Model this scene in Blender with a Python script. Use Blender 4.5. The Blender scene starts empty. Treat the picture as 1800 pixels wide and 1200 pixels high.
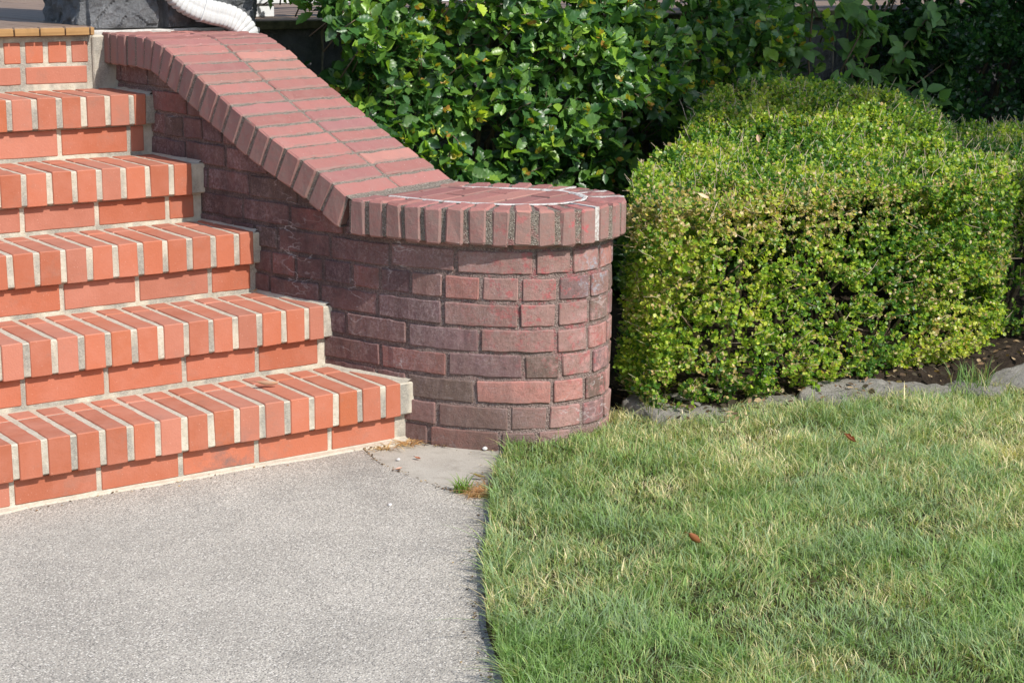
import bpy, bmesh, math, random
import numpy as np
from mathutils import Vector, Matrix, noise as mnoise

SC = bpy.context.scene
COL = SC.collection
rng = np.random.default_rng(7)
random.seed(7)

# ------------------------------------------------------------------ camera
cam_d = bpy.data.cameras.new("camera")
cam = bpy.data.objects.new("camera", cam_d)
COL.objects.link(cam)
R_ = Vector((0.815560, -0.578625, 0.007364))
U_ = Vector((0.119628, 0.181037, 0.976174))
F_ = Vector((0.566172, 0.795247, -0.216866))
CAM = Vector((-1.293855, -3.737460, 1.245974))
cam.matrix_world = Matrix(((R_.x, U_.x, -F_.x, CAM.x), (R_.y, U_.y, -F_.y, CAM.y),
                           (R_.z, U_.z, -F_.z, CAM.z), (0, 0, 0, 1)))
cam_d.sensor_width = 36.0
cam_d.lens = 61.737
cam_d.clip_start = 0.05
cam_d.clip_end = 2000
SC.camera = cam

# ------------------------------------------------------------------ light
SUN_EL, SUN_OFF = math.radians(43), math.radians(12)      # sun: front, a little to the right
LDIR = Vector((math.sin(SUN_OFF) * math.cos(SUN_EL), -math.cos(SUN_OFF) * math.cos(SUN_EL), math.sin(SUN_EL)))
w = bpy.data.worlds.new("World"); SC.world = w; w.use_nodes = True
nt = w.node_tree
sky = nt.nodes.new("ShaderNodeTexSky"); sky.sky_type = 'NISHITA'; sky.sun_disc = False
sky.sun_elevation = SUN_EL
sky.sun_rotation = math.atan2(LDIR.x, LDIR.y)
nt.links.new(sky.outputs[0], nt.nodes["Background"].inputs[0])
nt.nodes["Background"].inputs[1].default_value = 0.15
sun_d = bpy.data.lights.new("sun", 'SUN'); sun_d.energy = 4.3; sun_d.angle = math.radians(0.5)
sun_d.color = (1.0, 0.955, 0.88)
sun = bpy.data.objects.new("sun", sun_d); COL.objects.link(sun)
sun.rotation_euler = LDIR.to_track_quat('Z', 'Y').to_euler()
SC.view_settings.view_transform = 'Standard'
SC.view_settings.look = 'None'
SC.view_settings.exposure = 0.36
SC.view_settings.gamma = 1.0

# ------------------------------------------------------------------ object helpers
def tag(o, label=None, cat=None, group=None, kind=None):
    if label: o["label"] = label
    if cat: o["category"] = cat
    if group: o["group"] = group
    if kind: o["kind"] = kind
    return o

def empty(name, loc, label, cat, group=None):
    o = bpy.data.objects.new(name, None); COL.objects.link(o); o.location = loc
    o.empty_display_size = 0.1
    return tag(o, label, cat, group)

def world_of(o):
    m = Matrix.LocRotScale(o.location, o.rotation_euler, o.scale)
    return world_of(o.parent) @ o.matrix_parent_inverse @ m if o.parent else m

def link(name, me, parent=None):
    o = bpy.data.objects.new(name, me); COL.objects.link(o)
    if parent:
        o.parent = parent
        o.matrix_parent_inverse = world_of(parent).inverted()
    return o

def np_mesh(name, V, F, mat, parent=None, col=None, smooth=False, mi=None):
    """V (n,3), F = array (m,k) or a list of such arrays; col (n,3|4) per vertex."""
    V = np.asarray(V, dtype=np.float32)
    Fs = F if isinstance(F, list) else [F]
    me = bpy.data.meshes.new(name)
    me.vertices.add(len(V)); me.vertices.foreach_set("co", V.ravel())
    lv = np.concatenate([np.asarray(f, dtype=np.int32).ravel() for f in Fs])
    cnt = np.concatenate([np.full(len(f), np.asarray(f).shape[1], dtype=np.int32) for f in Fs])
    st = np.concatenate([[0], np.cumsum(cnt)[:-1]]).astype(np.int32)
    me.loops.add(len(lv)); me.loops.foreach_set("vertex_index", lv)
    me.polygons.add(len(cnt)); me.polygons.foreach_set("loop_start", st)
    if smooth: me.polygons.foreach_set("use_smooth", np.ones(len(cnt), dtype=bool))
    mats = mat if isinstance(mat, (list, tuple)) else [mat]
    for m in mats: me.materials.append(m)
    if mi is not None: me.polygons.foreach_set("material_index", np.asarray(mi, dtype=np.int32))
    if col is not None:
        a = me.color_attributes.new("Col", 'FLOAT_COLOR', 'POINT')
        c = np.ones((len(V), 4), dtype=np.float32); cc = np.asarray(col, dtype=np.float32)
        c[:, :cc.shape[1]] = cc
        a.data.foreach_set("color", c.ravel())
    me.update(calc_edges=True); me.validate()
    return link(name, me, parent)

class MB:
    """collects polygons of any size into one mesh, with a colour per piece"""
    def __init__(s): s.v = []; s.f = []; s.c = []; s.m = []
    def add(s, vs, fs, col=(1, 1, 1), m=0):
        b = len(s.v); s.v += [tuple(p) for p in vs]; s.c += [col] * len(vs)
        for f in fs: s.f.append([b + i for i in f]); s.m.append(m)
    def build(s, name, mats, parent=None, smooth=False):
        me = bpy.data.meshes.new(name)
        me.from_pydata(s.v, [], s.f)
        for m in (mats if isinstance(mats, (list, tuple)) else [mats]): me.materials.append(m)
        me.polygons.foreach_set("material_index", s.m)
        a = me.color_attributes.new("Col", 'FLOAT_COLOR', 'POINT')
        a.data.foreach_set("color", np.array([list(c) + [1.0] for c in s.c], dtype=np.float32).ravel())
        if smooth: me.polygons.foreach_set("use_smooth", [True] * len(me.polygons))
        bm = bmesh.new(); bm.from_mesh(me); bmesh.ops.recalc_face_normals(bm, faces=bm.faces); bm.to_mesh(me); bm.free()
        return link(name, me, parent)
    # chamfered brick: fn maps real (u,v,w) in [0,lu]x[0,lv]x[0,lw] to a point
    def brick(s, fn, lu, lv, lw, b=0.002, nu=2, col=(1, 1, 1), m=0, rough=0.0, seed=0.0):
        us = [0.0, b] + [b + (lu - 2 * b) * i / (nu - 1) for i in range(1, nu - 1)] + [lu - b, lu]
        vs = []
        for iu, u in enumerate(us):
            e = b if iu in (0, len(us) - 1) else 0.0
            k = 0.45
            ring = [(b + e * k, e), (lv - b - e * k, e), (lv - e, b + e * k), (lv - e, lw - b - e * k),
                    (lv - b - e * k, lw - e), (b + e * k, lw - e), (e, lw - b - e * k), (e, b + e * k)]
            for v, ww in ring:
                p = Vector(fn(u, v, ww))
                if rough:
                    q = p * 70 + Vector((seed, seed * 1.7, 0))
                    p = p + mnoise.noise_vector(q) * rough + mnoise.noise_vector(q * 0.35) * rough
                vs.append(p)
        n = len(us); fs = []
        for i in range(n - 1):
            for j in range(8):
                fs.append((i * 8 + j, i * 8 + (j + 1) % 8, (i + 1) * 8 + (j + 1) % 8, (i + 1) * 8 + j))
        fs.append(tuple(range(7, -1, -1))); fs.append(tuple((n - 1) * 8 + j for j in range(8)))
        s.add(vs, fs, col, m)
    def box(s, x0, x1, y0, y1, z0, z1, b=0.002, col=(1, 1, 1), m=0, rough=0, nu=2, seed=0.0):
        s.brick(lambda u, v, w_: (x0 + u, y0 + v, z0 + w_), x1 - x0, y1 - y0, z1 - z0, b, nu, col, m, rough, seed)
    def tube(s, pts, r0, r1, n=5, col=(1, 1, 1), m=0):
        pts = [Vector(p) for p in pts]; vs = []
        for i, p in enumerate(pts):
            t = (pts[min(i + 1, len(pts) - 1)] - pts[max(i - 1, 0)]).normalized()
            a = t.orthogonal().normalized(); c = t.cross(a)
            r = r0 + (r1 - r0) * i / (len(pts) - 1)
            for k in range(n):
                th = 2 * math.pi * k / n
                vs.append(p + a * (r * math.cos(th)) + c * (r * math.sin(th)))
        fs = [(i * n + k, i * n + (k + 1) % n, (i + 1) * n + (k + 1) % n, (i + 1) * n + k) for i in range(len(pts) - 1) for k in range(n)]
        fs.append(tuple(range(n))); fs.append(tuple((len(pts) - 1) * n + k for k in range(n)))
        s.add(vs, fs, col, m)

# smooth value noise for placing things
_H = np.random.default_rng(99).random((256, 256))
def vn(x, y, sc, seed=0):
    x = np.asarray(x) * sc + 17.3 + seed * 31.7; y = np.asarray(y) * sc + 5.1 + seed * 13.9
    xi = np.floor(x).astype(int); yi = np.floor(y).astype(int)
    fx = x - xi; fy = y - yi; fx = fx * fx * (3 - 2 * fx); fy = fy * fy * (3 - 2 * fy)
    h = lambda a, b: _H[a % 256, b % 256]
    return (h(xi, yi) * (1 - fx) + h(xi + 1, yi) * fx) * (1 - fy) + (h(xi, yi + 1) * (1 - fx) + h(xi + 1, yi + 1) * fx) * fy

# ------------------------------------------------------------------ materials
class NT:
    def __init__(s, name):
        s.mat = bpy.data.materials.new(name); s.mat.use_nodes = True
        s.t = s.mat.node_tree; s.b = s.t.nodes["Principled BSDF"]; s.out = s.t.nodes["Material Output"]
        s.geo = s.t.nodes.new("ShaderNodeNewGeometry")
        s.pos = s.geo.outputs["Position"]
    def n(s, t): return s.t.nodes.new(t)
    def l(s, a, b): s.t.links.new(a, b)
    def noise(s, scale, detail=4, rough=0.6, vec=None, out="Fac"):
        n = s.n("ShaderNodeTexNoise"); n.inputs["Scale"].default_value = scale; n.inputs["Detail"].default_value = detail
        n.inputs["Roughness"].default_value = rough; s.l(vec or s.pos, n.inputs["Vector"]); return n.outputs[out]
    def voro(s, scale, out="Distance", feature='F1'):
        n = s.n("ShaderNodeTexVoronoi"); n.inputs["Scale"].default_value = scale; n.feature = feature
        s.l(s.pos, n.inputs["Vector"]); return n.outputs[out]
    def ramp(s, fac, stops):
        r = s.n("ShaderNodeValToRGB"); s.l(fac, r.inputs[0])
        el = r.color_ramp.elements
        while len(el) < len(stops): el.new(0.5)
        for e, (p, c) in zip(el, stops):
            e.position = p; e.color = (c, c, c, 1) if isinstance(c, (int, float)) else (*c, 1)
        return r.outputs[0]
    def mix(s, fac, a, b, mode='MIX'):
        m = s.n("ShaderNodeMix"); m.data_type = 'RGBA'; m.blend_type = mode
        for sock, v in ((m.inputs[0], fac), (m.inputs[6], a), (m.inputs[7], b)):
            if isinstance(v, (int, float)): sock.default_value = v
            elif isinstance(v, tuple): sock.default_value = (*v, 1)
            else: s.l(v, sock)
        return m.outputs[2]
    def math(s, op, a, b=0.0):
        m = s.n("ShaderNodeMath"); m.operation = op
        for sock, v in ((m.inputs[0], a), (m.inputs[1], b)):
            if isinstance(v, (int, float)): sock.default_value = v
            else: s.l(v, sock)
        return m.outputs[0]
    def attr(s, name="Col"):
        a = s.n("ShaderNodeAttribute"); a.attribute_name = name; return a.outputs["Color"]
    def blob(s, c, r0, r1):
        """1 inside r0 of point c, 0 beyond r1"""
        v = s.n("ShaderNodeVectorMath"); v.operation = 'DISTANCE'; s.l(s.pos, v.inputs[0]); v.inputs[1].default_value = c
        m = s.n("ShaderNodeMapRange"); s.l(v.outputs["Value"], m.inputs[0])
        m.inputs[1].default_value = r0; m.inputs[2].default_value = r1; m.inputs[3].default_value = 1; m.inputs[4].default_value = 0
        return m.outputs[0]
    def bump(s, h, strength=0.4, dist=0.002, prev=None):
        b = s.n("ShaderNodeBump"); b.inputs["Strength"].default_value = strength; b.inputs["Distance"].default_value = dist
        s.l(h, b.inputs["Height"])
        if prev: s.l(prev, b.inputs["Normal"])
        return b.outputs[0]
    def done(s, color=None, rough=0.85, normal=None, spec=0.3):
        if color is not None:
            if isinstance(color, tuple): s.b.inputs["Base Color"].default_value = (*color, 1)
            else: s.l(color, s.b.inputs["Base Color"])
        if isinstance(rough, (int, float)): s.b.inputs["Roughness"].default_value = rough
        else: s.l(rough, s.b.inputs["Roughness"])
        s.b.inputs["Specular IOR Level"].default_value = spec
        if normal: s.l(normal, s.b.inputs["Normal"])
        return s.mat

def m_stair_brick():
    t = NT("painted_brick"); c = t.attr()
    n1 = t.noise(9, 5, 0.65); n2 = t.noise(190, 3, 0.6)
    c = t.mix(t.ramp(n1, [(0.42, 0.0), (0.72, 0.40)]), c, (0.47, 0.205, 0.15))       # rubbed pinkish patches
    c = t.mix(t.ramp(t.noise(40, 4, 0.7), [(0.60, 0.0), (0.80, 0.30)]), c, (0.33, 0.11, 0.065))
    c = t.mix(t.ramp(t.voro(85), [(0.03, 0.55), (0.10, 0.0)]), c, (0.68, 0.42, 0.33))   # pale flecks
    g = t.math('MULTIPLY', t.blob((0.55, 0.01, -0.02), 0.04, 0.15), t.ramp(t.noise(22, 5, 0.7), [(0.42, 0.0), (0.62, 0.85)]))
    c = t.mix(g, c, (0.14, 0.11, 0.10))                                              # scuff at the foot of the steps
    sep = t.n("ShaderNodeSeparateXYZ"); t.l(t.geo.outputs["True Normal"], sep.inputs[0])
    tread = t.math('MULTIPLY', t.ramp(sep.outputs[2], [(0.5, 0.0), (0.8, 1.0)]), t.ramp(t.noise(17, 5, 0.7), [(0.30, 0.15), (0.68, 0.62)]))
    c = t.mix(tread, c, (0.46, 0.21, 0.148))                                        # paler pinkish mottling on upward faces
    c = t.mix(t.ramp(t.noise(120, 4, 0.8), [(0.66, 0.0), (0.74, 0.6)]), c, (0.22, 0.085, 0.055))     # pits and chips
    c = t.mix(t.ramp(t.noise(13, 7, 0.75), [(0.55, 0.0), (0.75, 0.5)]), c, (0.25, 0.15, 0.115))     # dirt
    return t.done(c, 0.82, t.bump(n2, 0.45, 0.002, t.bump(n1, 0.4, 0.005)), 0.22)

def m_stair_mortar():
    t = NT("pale_mortar"); n = t.noise(55, 5, 0.65)
    c = t.mix(t.ramp(n, [(0.3, 0.0), (0.7, 1.0)]), (0.49, 0.43, 0.335), (0.61, 0.56, 0.465))
    # soot on upright faces only: stretched vertically, varies from joint to joint
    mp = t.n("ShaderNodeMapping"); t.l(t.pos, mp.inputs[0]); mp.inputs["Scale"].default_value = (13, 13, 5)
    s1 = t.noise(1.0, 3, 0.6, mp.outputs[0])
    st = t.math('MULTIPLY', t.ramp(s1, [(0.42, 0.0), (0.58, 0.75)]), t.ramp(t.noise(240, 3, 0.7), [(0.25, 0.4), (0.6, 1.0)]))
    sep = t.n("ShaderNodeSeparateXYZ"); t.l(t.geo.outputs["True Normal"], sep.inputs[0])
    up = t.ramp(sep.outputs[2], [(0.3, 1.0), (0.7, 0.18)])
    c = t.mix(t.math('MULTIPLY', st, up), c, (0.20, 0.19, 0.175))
    return t.done(c, 0.95, t.bump(t.noise(330, 4, 0.75), 0.9, 0.003, t.bump(t.noise(70, 5, 0.7), 0.6, 0.005)), 0.1)

def m_wall_brick(name="old_brick", stain=True):
    t = NT(name); c = t.attr()
    n1 = t.noise(14, 6, 0.7); fine = t.noise(420, 3, 0.7)
    c = t.mix(t.ramp(n1, [(0.40, 0.0), (0.70, 0.55)]), c, (0.16, 0.105, 0.085))
    c = t.mix(t.ramp(t.noise(75, 5, 0.75), [(0.52, 0.0), (0.74, 0.5)]), c, (0.075, 0.055, 0.055))
    c = t.mix(t.ramp(t.noise(34, 5, 0.75), [(0.48, 0.0), (0.70, 0.45)]), c, (0.30, 0.22, 0.20))
    c = t.mix(t.ramp(t.noise(230, 3, 0.8), [(0.58, 0.0), (0.70, 0.6)]), c, (0.42, 0.35, 0.33))    # lime specks
    c = t.mix(t.ramp(t.voro(120), [(0.05, 0.8), (0.14, 0.0)]), c, (0.05, 0.036, 0.034))              # pits
    if stain:
        patch = t.ramp(t.noise(4.2, 4, 0.65), [(0.46, 0.0), (0.66, 1.0)])
        scr = t.ramp(t.noise(120, 5, 0.8), [(0.46, 0.0), (0.62, 0.75)])
        c = t.mix(t.math('MULTIPLY', patch, scr), c, (0.43, 0.33, 0.33))              # pale bloom
        c = t.mix(salt_lines(t), c, (0.50, 0.45, 0.44))
        dark_mottle = t.math('MULTIPLY', t.blob((0.88, 0.55, 0.40), 0.25, 0.72), t.ramp(t.noise(9, 6, 0.72), [(0.35, 0.0), (0.68, 0.7)]))
        c = t.mix(dark_mottle, c, (0.045, 0.033, 0.036))                                     # darker blotches on the wall beside the steps
        foot_dark = t.math('MULTIPLY', t.blob((1.16, -0.17, -0.02), 0.06, 0.24), 0.6)
        c = t.mix(foot_dark, c, (0.10, 0.08, 0.065))  # darker brown around the foot of the wall
        rz = t.math('MAXIMUM', t.blob((1.27, -0.26, 0.42), 0.05, 0.26), t.math('MULTIPLY', t.blob((1.42, -0.27, 0.22), 0.05, 0.26), 0.75))
        red = t.math('MULTIPLY', rz, t.ramp(t.noise(32, 6, 0.85), [(0.52, 0.0), (0.60, 0.8)]))
        c = t.mix(red, c, (0.42, 0.10, 0.105))                                       # chalk / paint rubs
        pk = t.math('MULTIPLY', t.blob((1.46, -0.25, 0.22), 0.05, 0.22), t.ramp(t.noise(34, 5, 0.8), [(0.50, 0.0), (0.62, 0.6)]))
        c = t.mix(pk, c, (0.55, 0.27, 0.25))
        bl = t.math('MULTIPLY', t.blob((1.44, -0.28, 0.45), 0.02, 0.09), t.ramp(t.noise(60, 5, 0.75), [(0.5, 0.0), (0.62, 0.85)]))
        c = t.mix(bl, c, (0.33, 0.37, 0.43))
    return t.done(c, 0.92, t.bump(fine, 0.7, 0.0018, t.bump(t.noise(60, 6, 0.75), 0.9, 0.006)), 0.15)

def m_coping_brick():
    t = NT("coping_brick"); c = t.attr()
    n1 = t.noise(22, 6, 0.7)
    c = t.mix(t.ramp(n1, [(0.42, 0.0), (0.72, 0.45)]), c, (0.30, 0.17, 0.15))
    sep = t.n("ShaderNodeSeparateXYZ"); t.l(t.geo.outputs["True Normal"], sep.inputs[0])
    side = t.ramp(sep.outputs[2], [(0.35, 1.0), (0.65, 0.0)])
    wsh = t.math('MULTIPLY', side, t.ramp(t.noise(45, 5, 0.75), [(0.35, 0.35), (0.65, 0.95)]))
    c = t.mix(wsh, c, (0.245, 0.170, 0.150))                                          # weathered crust on the upright ends
    c = t.mix(t.ramp(t.voro(62), [(0.035, 0.9), (0.075, 0.0)]), c, (0.62, 0.50, 0.47))
    c = t.mix(t.ramp(t.noise(260, 3, 0.8), [(0.64, 0.0), (0.76, 0.45)]), c, (0.46, 0.38, 0.35))
    rd = t.math('MULTIPLY', t.blob((1.33, -0.30, 0.58), 0.04, 0.27), t.ramp(t.noise(30, 6, 0.8), [(0.56, 0.0), (0.64, 0.75)]))
    c = t.mix(rd, c, (0.44, 0.09, 0.10))
    bl = t.math('MULTIPLY', t.blob((1.222, -0.297, 0.605), 0.014, 0.035), t.ramp(t.noise(70, 4, 0.7), [(0.40, 0.0), (0.52, 0.9)]))
    c = t.mix(bl, c, (0.35, 0.40, 0.47))
    return t.done(c, 0.9, t.bump(t.noise(420, 3, 0.7), 0.5, 0.0015, t.bump(t.noise(50, 5, 0.7), 0.7, 0.004)), 0.18)

def salt_lines(t):
    mp = t.n("ShaderNodeMapping"); t.l(t.pos, mp.inputs[0]); mp.inputs["Scale"].default_value = (1, 1, 2.6)
    n = t.noise(5, 4, 0.55, mp.outputs[0])
    d = t.math('ABSOLUTE', t.math('SUBTRACT', n, 0.5))
    ln = t.ramp(d, [(0.003, 0.7), (0.010, 0.0)])
    return t.math('MULTIPLY', ln, t.ramp(t.noise(6.3, 3, 0.6), [(0.50, 0.0), (0.62, 1.0)]))

def m_gravel_mortar(name, dark=(0.15, 0.125, 0.105), pale=(0.30, 0.265, 0.225), spk=(0.62, 0.58, 0.52), wall=False):
    t = NT(name)
    c = t.mix(t.ramp(t.noise(160, 4, 0.7), [(0.35, 0.0), (0.65, 1.0)]), dark, pale)
    v = t.voro(330)
    c = t.mix(t.ramp(t.noise(380, 2, 0.6), [(0.60, 0.0), (0.68, 0.85)]), c, spk)
    if wall:
        dark_mottle = t.math('MULTIPLY', t.blob((0.88, 0.55, 0.40), 0.25, 0.72), t.ramp(t.noise(9, 6, 0.72), [(0.30, 0.2), (0.65, 0.8)]))
        c = t.mix(dark_mottle, c, (0.055, 0.043, 0.044))  # mortar turns darker in blotches beside the steps
        c = t.mix(salt_lines(t), c, (0.55, 0.50, 0.48))
    rz = t.math('MULTIPLY', t.blob((1.30, -0.25, 0.40), 0.08, 0.32), t.ramp(t.noise(24, 6, 0.8), [(0.52, 0.0), (0.62, 0.7)]))
    c = t.mix(rz, c, (0.45, 0.11, 0.12))
    return t.done(c, 0.95, t.bump(v, 1.0, 0.004, t.bump(t.noise(300, 4, 0.7), 0.8, 0.003)), 0.15)

def m_plain(name, col, rough=0.8, var=0.25, scale=60, bump=0.4, spec=0.25):
    t = NT(name); n = t.noise(scale, 5, 0.7)
    d = tuple(x * (1 - var) for x in col); b = tuple(min(1, x * (1 + var)) for x in col)
    return t.done(t.mix(t.ramp(n, [(0.3, 0.0), (0.7, 1.0)]), d, b), rough, t.bump(n, bump, 0.002), spec)

def m_concrete(name, fine=False):
    t = NT(name)
    if fine:
        c = t.mix(t.ramp(t.noise(6, 5, 0.6), [(0.3, 0.0), (0.7, 1.0)]), (0.37, 0.335, 0.285), (0.47, 0.435, 0.375))
        c = t.mix(t.ramp(t.noise(300, 3, 0.7), [(0.4, 0.0), (0.7, 0.6)]), c, (0.25, 0.23, 0.20))
        c = t.mix(t.ramp(t.voro(190), [(0.14, 0.5), (0.26, 0.0)]), c, (0.56, 0.53, 0.47))
        c = t.mix(t.ramp(t.noise(14, 7, 0.72), [(0.50, 0.0), (0.70, 0.6)]), c, (0.22, 0.195, 0.16))
        c = t.mix(t.ramp(t.voro(60), [(0.06, 0.8), (0.12, 0.0)]), c, (0.16, 0.13, 0.10))
        return t.done(c, 0.95, t.bump(t.noise(260, 4, 0.7), 0.6, 0.002), 0.15)
    base = t.mix(t.ramp(t.noise(3.0, 6, 0.62), [(0.32, 0.0), (0.70, 1.0)]), (0.32, 0.295, 0.256), (0.47, 0.43, 0.37))
    vcol = t.voro(250, "Color")
    bw = t.n("ShaderNodeSeparateColor"); t.l(vcol, bw.inputs[0])
    stone = t.ramp(bw.outputs[0], [(0.0, (0.09, 0.085, 0.08)), (0.35, (0.24, 0.225, 0.205)), (0.66, (0.38, 0.345, 0.30)), (0.80, (0.66, 0.61, 0.53)), (1.0, (0.78, 0.74, 0.67))])
    mask = t.ramp(t.voro(250), [(0.34, 1.0), (0.58, 0.0)])
    c = t.mix(t.math('MULTIPLY', mask, 0.88), base, stone)
    c = t.mix(t.ramp(t.noise(520, 2, 0.6), [(0.60, 0.0), (0.68, 0.6)]), c, (0.60, 0.57, 0.52))
    c = t.mix(t.ramp(t.noise(1.1, 4, 0.6), [(0.48, 0.0), (0.75, 0.30)]), c, (0.46, 0.42, 0.36))
    c = t.mix(t.ramp(t.noise(1.7, 7, 0.68), [(0.54, 0.0), (0.72, 0.42)]), c, (0.20, 0.185, 0.165))       # old damp and tyre-dark stains
    c = t.mix(t.ramp(t.voro(38), [(0.055, 0.85), (0.095, 0.0)]), c, (0.62, 0.57, 0.50))                  # the odd bigger pebble
    c = t.mix(t.ramp(t.voro(31), [(0.04, 0.8), (0.075, 0.0)]), c, (0.13, 0.115, 0.10))
    return t.done(c, 0.95, t.bump(t.voro(250), 0.6, 0.003, t.bump(t.noise(500, 3, 0.7), 0.5, 0.002)), 0.15)

def m_soil():
    t = NT("bed_soil")
    c = t.mix(t.ramp(t.noise(30, 6, 0.7), [(0.3, 0.0), (0.7, 1.0)]), (0.022, 0.016, 0.012), (0.07, 0.052, 0.038))
    return t.done(c, 1.0, t.bump(t.noise(60, 6, 0.75), 1.0, 0.02), 0.1)

def m_turf():
    t = NT("turf_soil")
    c = t.mix(t.ramp(t.noise(7, 5, 0.6), [(0.35, 0.0), (0.65, 1.0)]), (0.06, 0.06, 0.025), (0.15, 0.12, 0.06))
    c = t.mix(t.ramp(t.noise(140, 4, 0.7), [(0.45, 0.0), (0.65, 0.7)]), c, (0.05, 0.06, 0.02))
    return t.done(c, 1.0, t.bump(t.noise(150, 5, 0.8), 1.0, 0.02), 0.1)

def m_leaf(name, rough=0.4, trans=0.3, spec=0.5, veins=False, back=(1.25, 1.2, 1.25)):
    t = NT(name); c = t.attr()
    c = t.mix(t.ramp(t.noise(90, 3, 0.6), [(0.35, 0.0), (0.7, 0.35)]), c, t.mix(1.0, c, (1.5, 1.35, 0.9), 'MULTIPLY'))
    c = t.mix(t.geo.outputs["Backfacing"], c, t.mix(1.0, c, back, 'MULTIPLY'))
    t.l(c, t.b.inputs["Base Color"]); t.b.inputs["Roughness"].default_value = rough
    t.b.inputs["Specular IOR Level"].default_value = spec
    tr = t.n("ShaderNodeBsdfTranslucent"); t.l(t.mix(1.0, c, (1.9, 2.0, 0.8), 'MULTIPLY'), tr.inputs[0])
    mx = t.n("ShaderNodeMixShader"); mx.inputs[0].default_value = trans
    t.l(t.b.outputs[0], mx.inputs[1]); t.l(tr.outputs[0], mx.inputs[2]); t.l(mx.outputs[0], t.out.inputs[0])
    return t.mat

def m_stone(name, a, b, pale):
    t = NT(name)
    n = t.noise(11, 8, 0.72)
    c = t.mix(t.ramp(n, [(0.30, 0.0), (0.70, 1.0)]), a, b)
    c = t.mix(t.ramp(t.noise(90, 6, 0.75), [(0.58, 0.0), (0.72, 0.55)]), c, pale)
    return t.done(c, 0.8, t.bump(t.noise(160, 5, 0.75), 0.7, 0.003, t.bump(t.noise(30, 8, 0.75), 1.0, 0.05)), 0.3)

def m_wood(name, a, b, axis):
    t = NT(name)
    mp = t.n("ShaderNodeMapping"); t.l(t.pos, mp.inputs[0])
    mp.inputs["Scale"].default_value = (60, 2, 60) if axis == 'y' else (2, 60, 60)
    n = t.noise(1.0, 5, 0.65, mp.outputs[0])
    c = t.mix(t.ramp(n, [(0.3, 0.0), (0.7, 1.0)]), a, b)
    c = t.mix(t.ramp(t.noise(9, 5, 0.7), [(0.5, 0.0), (0.75, 0.5)]), c, tuple(x * 0.6 for x in a))
    return t.done(c, 0.75, t.bump(n, 0.4, 0.002), 0.25)

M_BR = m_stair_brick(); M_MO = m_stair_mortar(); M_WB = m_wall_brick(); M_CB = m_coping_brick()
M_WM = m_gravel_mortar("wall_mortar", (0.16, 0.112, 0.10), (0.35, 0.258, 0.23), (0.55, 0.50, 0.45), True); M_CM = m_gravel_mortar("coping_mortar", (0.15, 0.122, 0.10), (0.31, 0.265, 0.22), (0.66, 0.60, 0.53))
M_WH = m_plain("white_pointing", (0.60, 0.58, 0.555), 0.95, 0.22, 150, 0.9)
M_CONC = m_concrete("aggregate_concrete"); M_CONF = m_concrete("smooth_concrete", True)
M_SOIL = m_soil(); M_TURF = m_turf(); M_FAR = m_plain("far_turf", (0.16, 0.19, 0.085), 1.0, 0.35, 40, 1.0)
M_STONE = m_stone("dark_fieldstone", (0.12, 0.125, 0.135), (0.31, 0.315, 0.325), (0.48, 0.50, 0.53))
M_EDGE = m_stone("edging_slate", (0.30, 0.275, 0.24), (0.46, 0.43, 0.38), (0.56, 0.53, 0.48))
M_PM = m_plain("pier_mortar", (0.36, 0.32, 0.26), 0.95, 0.3, 90, 0.8)
M_LEDGE = m_plain("grey_mortar_ledge", (0.42, 0.40, 0.37), 0.95, 0.25, 90, 0.8)
M_DECK = m_wood("deck_paint", (0.17, 0.115, 0.085), (0.25, 0.175, 0.125), 'y')
M_DEND = m_wood("bare_board_end", (0.22, 0.12, 0.045), (0.38, 0.22, 0.09), 'x')
M_DMOSS = m_plain("mossy_board_edge", (0.085, 0.08, 0.045), 0.9, 0.45, 40, 0.5)
M_WPAINT = m_plain("white_metal_paint", (0.52, 0.52, 0.515), 0.4, 0.06, 30, 0.1, 0.4)
M_RPAINT = m_plain("white_rail_paint", (0.66, 0.67, 0.68), 0.55, 0.12, 25, 0.2, 0.3)
M_HOLLY = m_leaf("holly_leaf", 0.38, 0.28, 0.6)
M_BOX = m_leaf("boxwood_leaf", 0.42, 0.32, 0.45)
M_SOFT = m_leaf("soft_leaf", 0.5, 0.35, 0.35)
M_DRY = m_leaf("dry_leaf", 0.7, 0.2, 0.2)
M_GRASS = m_leaf("grass_blade", 0.5, 0.35, 0.35)
M_BARK = m_plain("twig_bark", (0.16, 0.115, 0.08), 0.9, 0.35, 50, 0.6)
M_TWIG = m_plain("pale_twig", (0.46, 0.37, 0.26), 0.85, 0.3, 60, 0.4)

def m_white():
    t = NT("worn_white_pointing")
    c = t.mix(t.ramp(t.noise(150, 5, 0.7), [(0.3, 0.0), (0.7, 1.0)]), (0.44, 0.42, 0.39), (0.64, 0.62, 0.60))
    c = t.mix(t.ramp(t.noise(48, 6, 0.75), [(0.50, 0.0), (0.60, 0.85)]), c, (0.29, 0.20, 0.17))
    return t.done(c, 0.95, t.bump(t.noise(200, 5, 0.75), 0.9, 0.003), 0.1)
M_WHL = m_white()

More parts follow.
